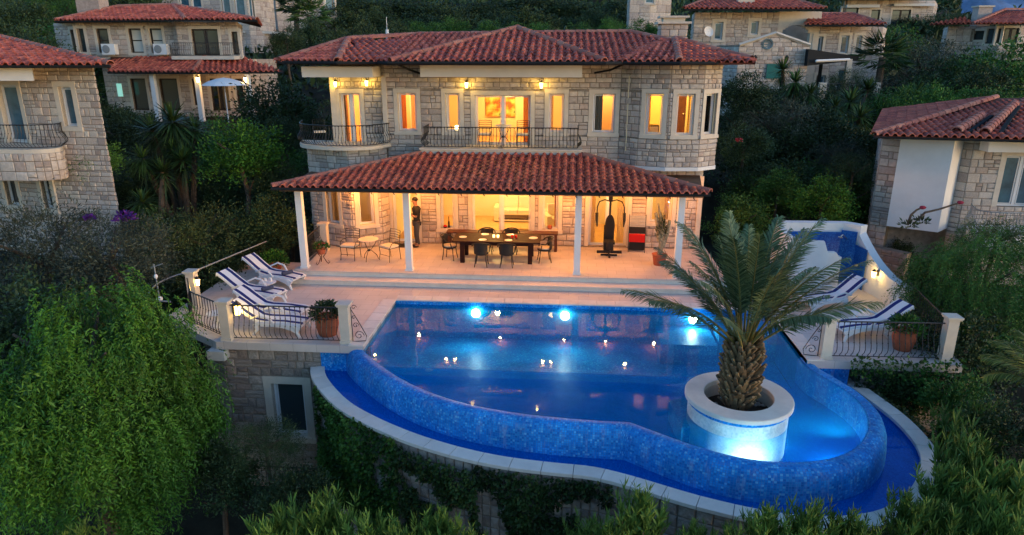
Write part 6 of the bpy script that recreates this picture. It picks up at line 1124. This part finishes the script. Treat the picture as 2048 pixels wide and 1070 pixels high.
hill(7, 1330, 1900, -25, 0, 95, 110, 90, 140, 'leaf_dark', 'dark tree on the skyline behind the right houses', 'dark trees behind the right houses'); hill(6, 0, 560, -25, 20, 80, 92, 110, 150, 'leaf_dark', 'dark tree on the skyline behind the left houses', 'dark trees behind the left houses'); hill(6, 1830, 2060, 28, 60, 66, 84, 70, 100, 'leaf_dark', 'dark bush below the mountain at the top right', 'dark bushes below the mountain'); hill(5, 1480, 1760, 230, 330, 29, 33, 110, 150, 'leaf_dark', 'dark undergrowth shrub on the slope behind the villa', 'dark shrubs on the slope')
hill(7, 215, 570, 330, 400, 27.5, 30, 120, 160, 'leaf_dark', 'dark shrub on the slope between the left house and the villa', 'dark shrubs left of the villa'); hill(5, 400, 600, 200, 300, 33, 37, 110, 140, 'leaf_mid', 'green tree on the slope left of the villa balcony', 'green trees left of the villa')
hill(7, 1470, 1790, 170, 240, 36, 40, 110, 150, 'leaf_dark', 'dark tree on the slope below the arched house', 'dark trees below the arched house'); hill(5, 1470, 1770, 330, 390, 26.5, 29, 110, 150, 'leaf_mid', 'green shrub on the lower slope right of the villa', 'green shrubs right of the villa'); hill(4, 1790, 2040, 170, 200, 33, 36, 100, 130, 'leaf_mid', 'green shrub above the right house roof', 'green shrubs above the right roof')
hill(5, 640, 1320, -50, -25, 100, 125, 130, 190, 'leaf_dark', 'dark tree at the crest of the hill', 'dark trees on the crest')
p = at(1911, 5, 90); t = thing('cypress', 'slim dark cypress beside the far chimney at the top right', 'tree', (p.x, p.y, ground(p.x, p.y))); o = link('crown', crown_mesh('d', 1, 'leaf_dark'), t, 'stuff'); o.scale = (.9, .9, 4); o.location.z = p.z - t.location.z - 2; g = G(); g.tube([(0, 0, 0), (0, 0, 3)], .2, 6); mk('trunk', g, M['bark'], t)
# foreground oleanders
OLE = [mesh_of('foliage', oleander(k), 'leaf_oleander') for k in (1, 2, 3)]
OL = [(150, 1045, 10.6, .8), (545, 1008, 10.0, 1.0), (640, 985, 9.9, 1.1), (735, 1030, 9.4, .9), (880, 1012, 9.7, .85), (800, 1050, 9.2, .8), (1222, 1035, 9.1, .6), (1292, 975, 9.2, .85), (1392, 1040, 8.9, .5), (1465, 1045, 8.7, .6), (1545, 1012, 8.8, .75), (1630, 998, 8.8, .8), (1710, 1012, 8.8, .75), (1822, 985, 9.1, .75), (1912, 925, 9.8, .9), (1960, 860, 10.6, 1.2), (1985, 985, 9.1, 1.0), (1910, 1005, 9.0, .8), (2040, 920, 9.8, 1.2), (1945, 800, 12.2, 1.2), (2030, 1010, 8.8, 1.0), (1180, 1040, 9.4, .8), (940, 1055, 9.1, .7)]
WH = ['leftmost small oleander spray at the bottom edge', 'tall oleander left of the lower storey railing foot', 'tall light oleander below the lower railing', 'oleander just right of the lower storey', 'yellowish oleander sprig under the basin wall', 'low oleander between the basin wall sprigs', 'oleander against the bottom of the basin wall', 'tallest oleander in front of the basin coping', 'grey green oleander just right of the tallest one', 'small oleander in front of the bare stone patch', 'oleander overlapping the basin coping', 'upright oleander overlapping the blue basin water', 'oleander to the right of the upright one before the basin', 'leggy oleander at the bottom right curve of the basin', 'oleander beside the outer right coping', 'dark tall oleander right of the basin', 'bright oleander in the bottom right corner', 'oleander just left of the bottom right corner', 'oleander at the right edge', 'high dark oleander beyond the right coping', 'oleander in the very corner at the bottom right', 'low sprig on the dark ivy at the bottom centre', 'tiny sprig at the bottom edge left of centre']
for i, (px, yt, d_, h) in enumerate(OL):
    top = at(px, yt, d_); hh = h*1.5; t = thing('oleander', WH[i], 'shrub', (top.x, top.y, top.z - hh*1.12), i*1.7, 'oleander bushes along the bottom'); o = link('foliage', OLE[i % 3], t, 'stuff'); o.scale = (hh*.62, hh*.62, hh)
    for q in (1, 2, 3):
        o = link('lower_foliage', OLE[(i+q) % 3], t, 'stuff'); o.scale = (hh*(.60 + .07*q), hh*(.60 + .07*q), hh*.95); o.location = (.12*math.cos(i+q*2), .12*math.sin(i+q*2), -.62*q*hh); o.rotation_euler = (0, 0, i + q*1.3)
    g = G()
    for k in range(6): a = k*1.05; g.tube([(0, 0, -3), (0, 0, 0), (math.cos(a)*.3*hh, math.sin(a)*.3*hh, .7*hh)], [.02, .016, .008], 4)
    mk('stems', g, M['bark'], t, 'stuff')
# ivy and creepers on the basin wall
def ivy(label, s0, s1, zt, zb, n, seed, m='leaf_ivy', path=None, dens=.45, off=.05):
    rg = np.random.default_rng(seed); pa = path or Path(BO); P = []; D = []; T = []
    while len(P) < n:
        s = rg.uniform(s0, s1); z = zt - (zt-zb)*rg.uniform(0, 1)**.85; q = noise.noise(Vector((s*1.1, z*.9, seed))) + .35*noise.noise(Vector((s*4, z*4, seed)))
        if q < dens - .5 - .25*(zt - z < .5): continue
        p, _ = pa.at(s); a = pa.ang(s); nrm = Vector((math.sin(a), -math.cos(a), 0)); o = rg.uniform(.02, .06) + max(0, q)*.28*rg.uniform(.3, 1); P.append((p.x + nrm.x*(o+off), p.y + nrm.y*(o+off), z)); D.append((nrm.x*.6 + rg.normal()*.5, nrm.y*.6 + rg.normal()*.5, -.2 + rg.normal()*.6)); T.append(min(1, max(0, .45 + q + rg.normal()*.2)))
    V, F, T = leaves(np.array(P), np.array(D), .085, .07, rg, np.array(T)); t = thing('ivy', label, 'ivy'); link('leaves', np_mesh('leaves', V, F, M[m], T), t, 'stuff')
pb = Path(BO); cl = lambda px: s_px(pb, px, -1.5)
ivy('dense bright ivy hanging on the left end of the basin wall', cl(640), cl(800), -.98, -3.6, 9000, 3, 'leaf_mid', dens=.2); ivy('dark thinning creeper on the basin wall beneath the overflow', cl(800), cl(960), -1.15, -4.2, 5500, 6, dens=.48); ivy('dark ivy curtain on the middle of the basin wall', cl(950), cl(1230), -1.05, -4.4, 11000, 8, dens=.28); ivy('green creeper over the coping at the right of the pool', cl(1856), pb.L, -.9, -3.0, 7000, 9, 'leaf_dark', dens=.25)
ivy('ivy trailing over the right terrace retaining wall', .2, 4.5, -.45, -2.6, 7000, 12, 'leaf_ivy', Path([(8.4, -5.2), (10.95, -5.25), (11.5, -1.8)]), dens=.3)
ivy('ivy sprays climbing over the edge of the right terrace slab', .2, 2.8, -.1, -.8, 700, 14, 'leaf_mid', Path([(8.2, -5.3), (11.0, -5.28)]), dens=.55)
# flowers
for px, py, d_, n, m, lb, w in ((250, 438, 18.7, 160, 'flower_purple', 'patch of purple blossom in the grey shrubs on the left', .3), (1478, 282, 26.5, 40, 'flower', 'red hibiscus bloom beside the villa bay', .12), (180, 438, 18.7, 60, 'flower_purple', 'small purple blossom left of the larger patch', .16)):
    p = at(px, py, d_); V, F, T = leafpts(n, w, 5, (0, 0, 0), .08, .07); t = thing('blossom', lb, 'flowers', tuple(p)); link('petals', np_mesh('petals', V, F, M[m], T), t, 'stuff')
# agave flower stalks
for pts, lb in ((((1835, 440), (1850, 425), (1880, 418), (1920, 405)), 'long dark plant stalk with a red tip leaning right before the white block'), (((1815, 450), (1822, 430), (1833, 420), (1845, 415)), 'short dark plant stalk with a red tip before the white block')):
    P = [at(x, y, 20.8) for x, y in pts]; t = thing('flower_stalk', lb, 'plant', tuple(P[0])); g = G(); g.tube([q - P[0] for q in P], [.04, .035, .03, .025], 6); mk('stalk', g, M['leaf_dark'] if False else M['bark'], t); g = G(); q = P[-1] - P[0]; g.blob(tuple(q), (.11, .05, .06), 8, 6, .15, 2); mk('red_tip', g, mat('dull_red', (.25, .02, .05), .8), t); V, F, T = leafpts(70, .25, 5, tuple((P[1]-P[0])*.5 - Vector((0, 0, .2))), .14, .05); link('foliage', np_mesh('foliage', V, F, M['leaf_dark'], T), t, 'stuff')
# ---------------------------------------------------------------- the date palm in the planter
def frond_mesh(seed, L=2.6, droop=.55, col='leaf_palm', nl=74):
    rg = np.random.default_rng(seed); N = 24; t = np.linspace(0, 1, N); th = .05 + droop*t**1.7*1.5; dx = np.sin(th); dz = np.cos(th); x = np.concatenate([[0], np.cumsum(dx[:-1]*L/(N-1))]); z = np.concatenate([[0], np.cumsum(dz[:-1]*L/(N-1))]); out = []
    for sg in (-1, 1):
        u = np.linspace(.26, .995, nl); P = np.stack([np.interp(u, t, x), 0*u, np.interp(u, t, z)], 1); T = np.stack([np.interp(u, t, dx), 0*u, np.interp(u, t, dz)], 1); Nn = np.stack([-T[:, 2], 0*u, T[:, 0]], 1); l = .50*np.clip(np.sin(PI*(u*.9+.06))**.6, .25, 1)*rg.uniform(.85, 1.1, nl); D = T*.95 + np.array([0, sg*.75, 0]) - Nn*(.30 + rg.normal(size=(nl, 1))*.15); D /= np.linalg.norm(D, axis=1)[:, None]; S = np.cross(D, Nn); S /= np.linalg.norm(S, axis=1)[:, None]; w = .014; g_ = np.array([0, 0, -1.])
        P1 = P + D*l[:, None]*.55; P2 = P + D*l[:, None] + g_*.05; V = np.stack([P - S*w*.5, P + S*w*.5, P1 + S*w, P1 - S*w, P2 + S*.002, P2 - S*.002], 1).reshape(-1, 3); i = np.arange(nl)*6; out.append((V, np.concatenate([np.stack([i, i+1, i+2, i+3], 1), np.stack([i+3, i+2, i+4, i+5], 1)]), np.repeat(rg.uniform(0, 1, nl), 6)))
    V, F, T = join(out); me = np_mesh('frond', V, F, M[col], T); g = G(); g.tube([(x[i], 0, z[i]) for i in range(0, N, 3)] + [(x[-1], 0, z[-1])], [.032 - .028*i/8 for i in range(9)], 5); return me, g.mesh('rachis', M['rachis'], True)
M['rachis'] = mat('frond_stem', (.20, .17, .05), .6); M['boot'] = mat('palm_boot', rough=.9, ramp=[(.17, .11, .06), (.26, .18, .10), (.10, .07, .045), (.30, .20, .10), (.14, .12, .07)], var=.4, vscale=9, bump=.4)
FR = [frond_mesh(k, L, dr) for k, (L, dr) in enumerate([(2.75, .26), (2.8, .36), (2.6, .2), (2.8, .5), (2.5, .4)])]
def date_palm(loc, label, n=31, s=1.0, ztop=1.5, rmin=0.0, nm='date_palm', trunk=True):
    t = thing(nm, label, 'palm', loc); r = random.Random(3)
    for i in range(n):
        a = i*2.39996 + r.uniform(-.2, .2); q = (i+.5)/n; tilt = .03 + .84*q; k = 2 if q < .25 else (r.choice([0, 1, 4]) if q < .75 else r.choice([1, 3, 0])); o = link('frond', FR[k][0], t); o.location = (math.cos(a)*.13, math.sin(a)*.13, ztop - .28*q); sc = s*(.86 + .14*r.random()) * (1 if q > .2 else .93); o.scale = (sc, sc, sc)
        mx = Matrix.Rotation(a, 4, 'Z') @ Matrix.Rotation(tilt, 4, 'Y') @ Matrix.Rotation(r.uniform(-.3, .3), 4, 'Z'); o.rotation_euler = mx.to_euler(); c = link('rachis', FR[k][1], o)
    if trunk:
        g = G(); g.lathe([(.20, -.25), (.26, 0), (.30, .5), (.29, 1.0), (.20, 1.35), (.1, 1.5)], n=14); mk('trunk', g, M['bark'], t); bo = G(); bo.add([(-.055, 0, 0), (.055, 0, 0), (.06, .05, 0), (-.06, .05, 0), (-.022, -.15, .17), (.022, -.15, .17), (.022, -.12, .19), (-.022, -.12, .19)], [(0, 1, 5, 4), (1, 2, 6, 5), (2, 3, 7, 6), (3, 0, 4, 7), (4, 5, 6, 7)]); bm = bo.mesh('leaf_base', M['boot'])
        for i in range(230):
            z = -.05 + 1.38*i/230; a = i*2.39996; rad = float(np.interp(z, [-.1, 0, .5, 1.0, 1.35], [.25, .27, .315, .30, .21])); o = link('leaf_base', bm, t); o.location = (math.cos(a)*rad, math.sin(a)*rad, z); o.rotation_euler = (r.uniform(-.35, .1), r.uniform(-.15, .15), a + PI/2); sc = r.uniform(.85, 1.25); o.scale = (sc, sc, sc*r.uniform(.8, 1.25))
    return t
date_palm((5.25, -7.75, -.2), 'feathery date palm with shaggy trunk growing in the round pool planter')
FR2 = [frond_mesh(30+k, L, dr, 'leaf_yellow') for k, (L, dr) in enumerate([(2.4, .7), (2.4, .9)])]
p = at(2105, 800, 11.5); t = thing('yellow_palm', 'yellow-green palm fronds reaching in from the right edge', 'palm', tuple(p))
for i in range(14):
    me, ra = FR2[i % 2]; o = link('frond', me, t); a = math.radians(110 + i*14); mx = Matrix.Rotation(a, 4, 'Z') @ Matrix.Rotation(.35 + .08*(i % 6), 4, 'Y'); o.rotation_euler = mx.to_euler(); o.scale = (.62,)*3; link('rachis', ra, o)
g = G(); g.tube([(0, 0, -3.5), (0, 0, 0)], [.2, .14], 8); mk('trunk', g, M['bark'], t)
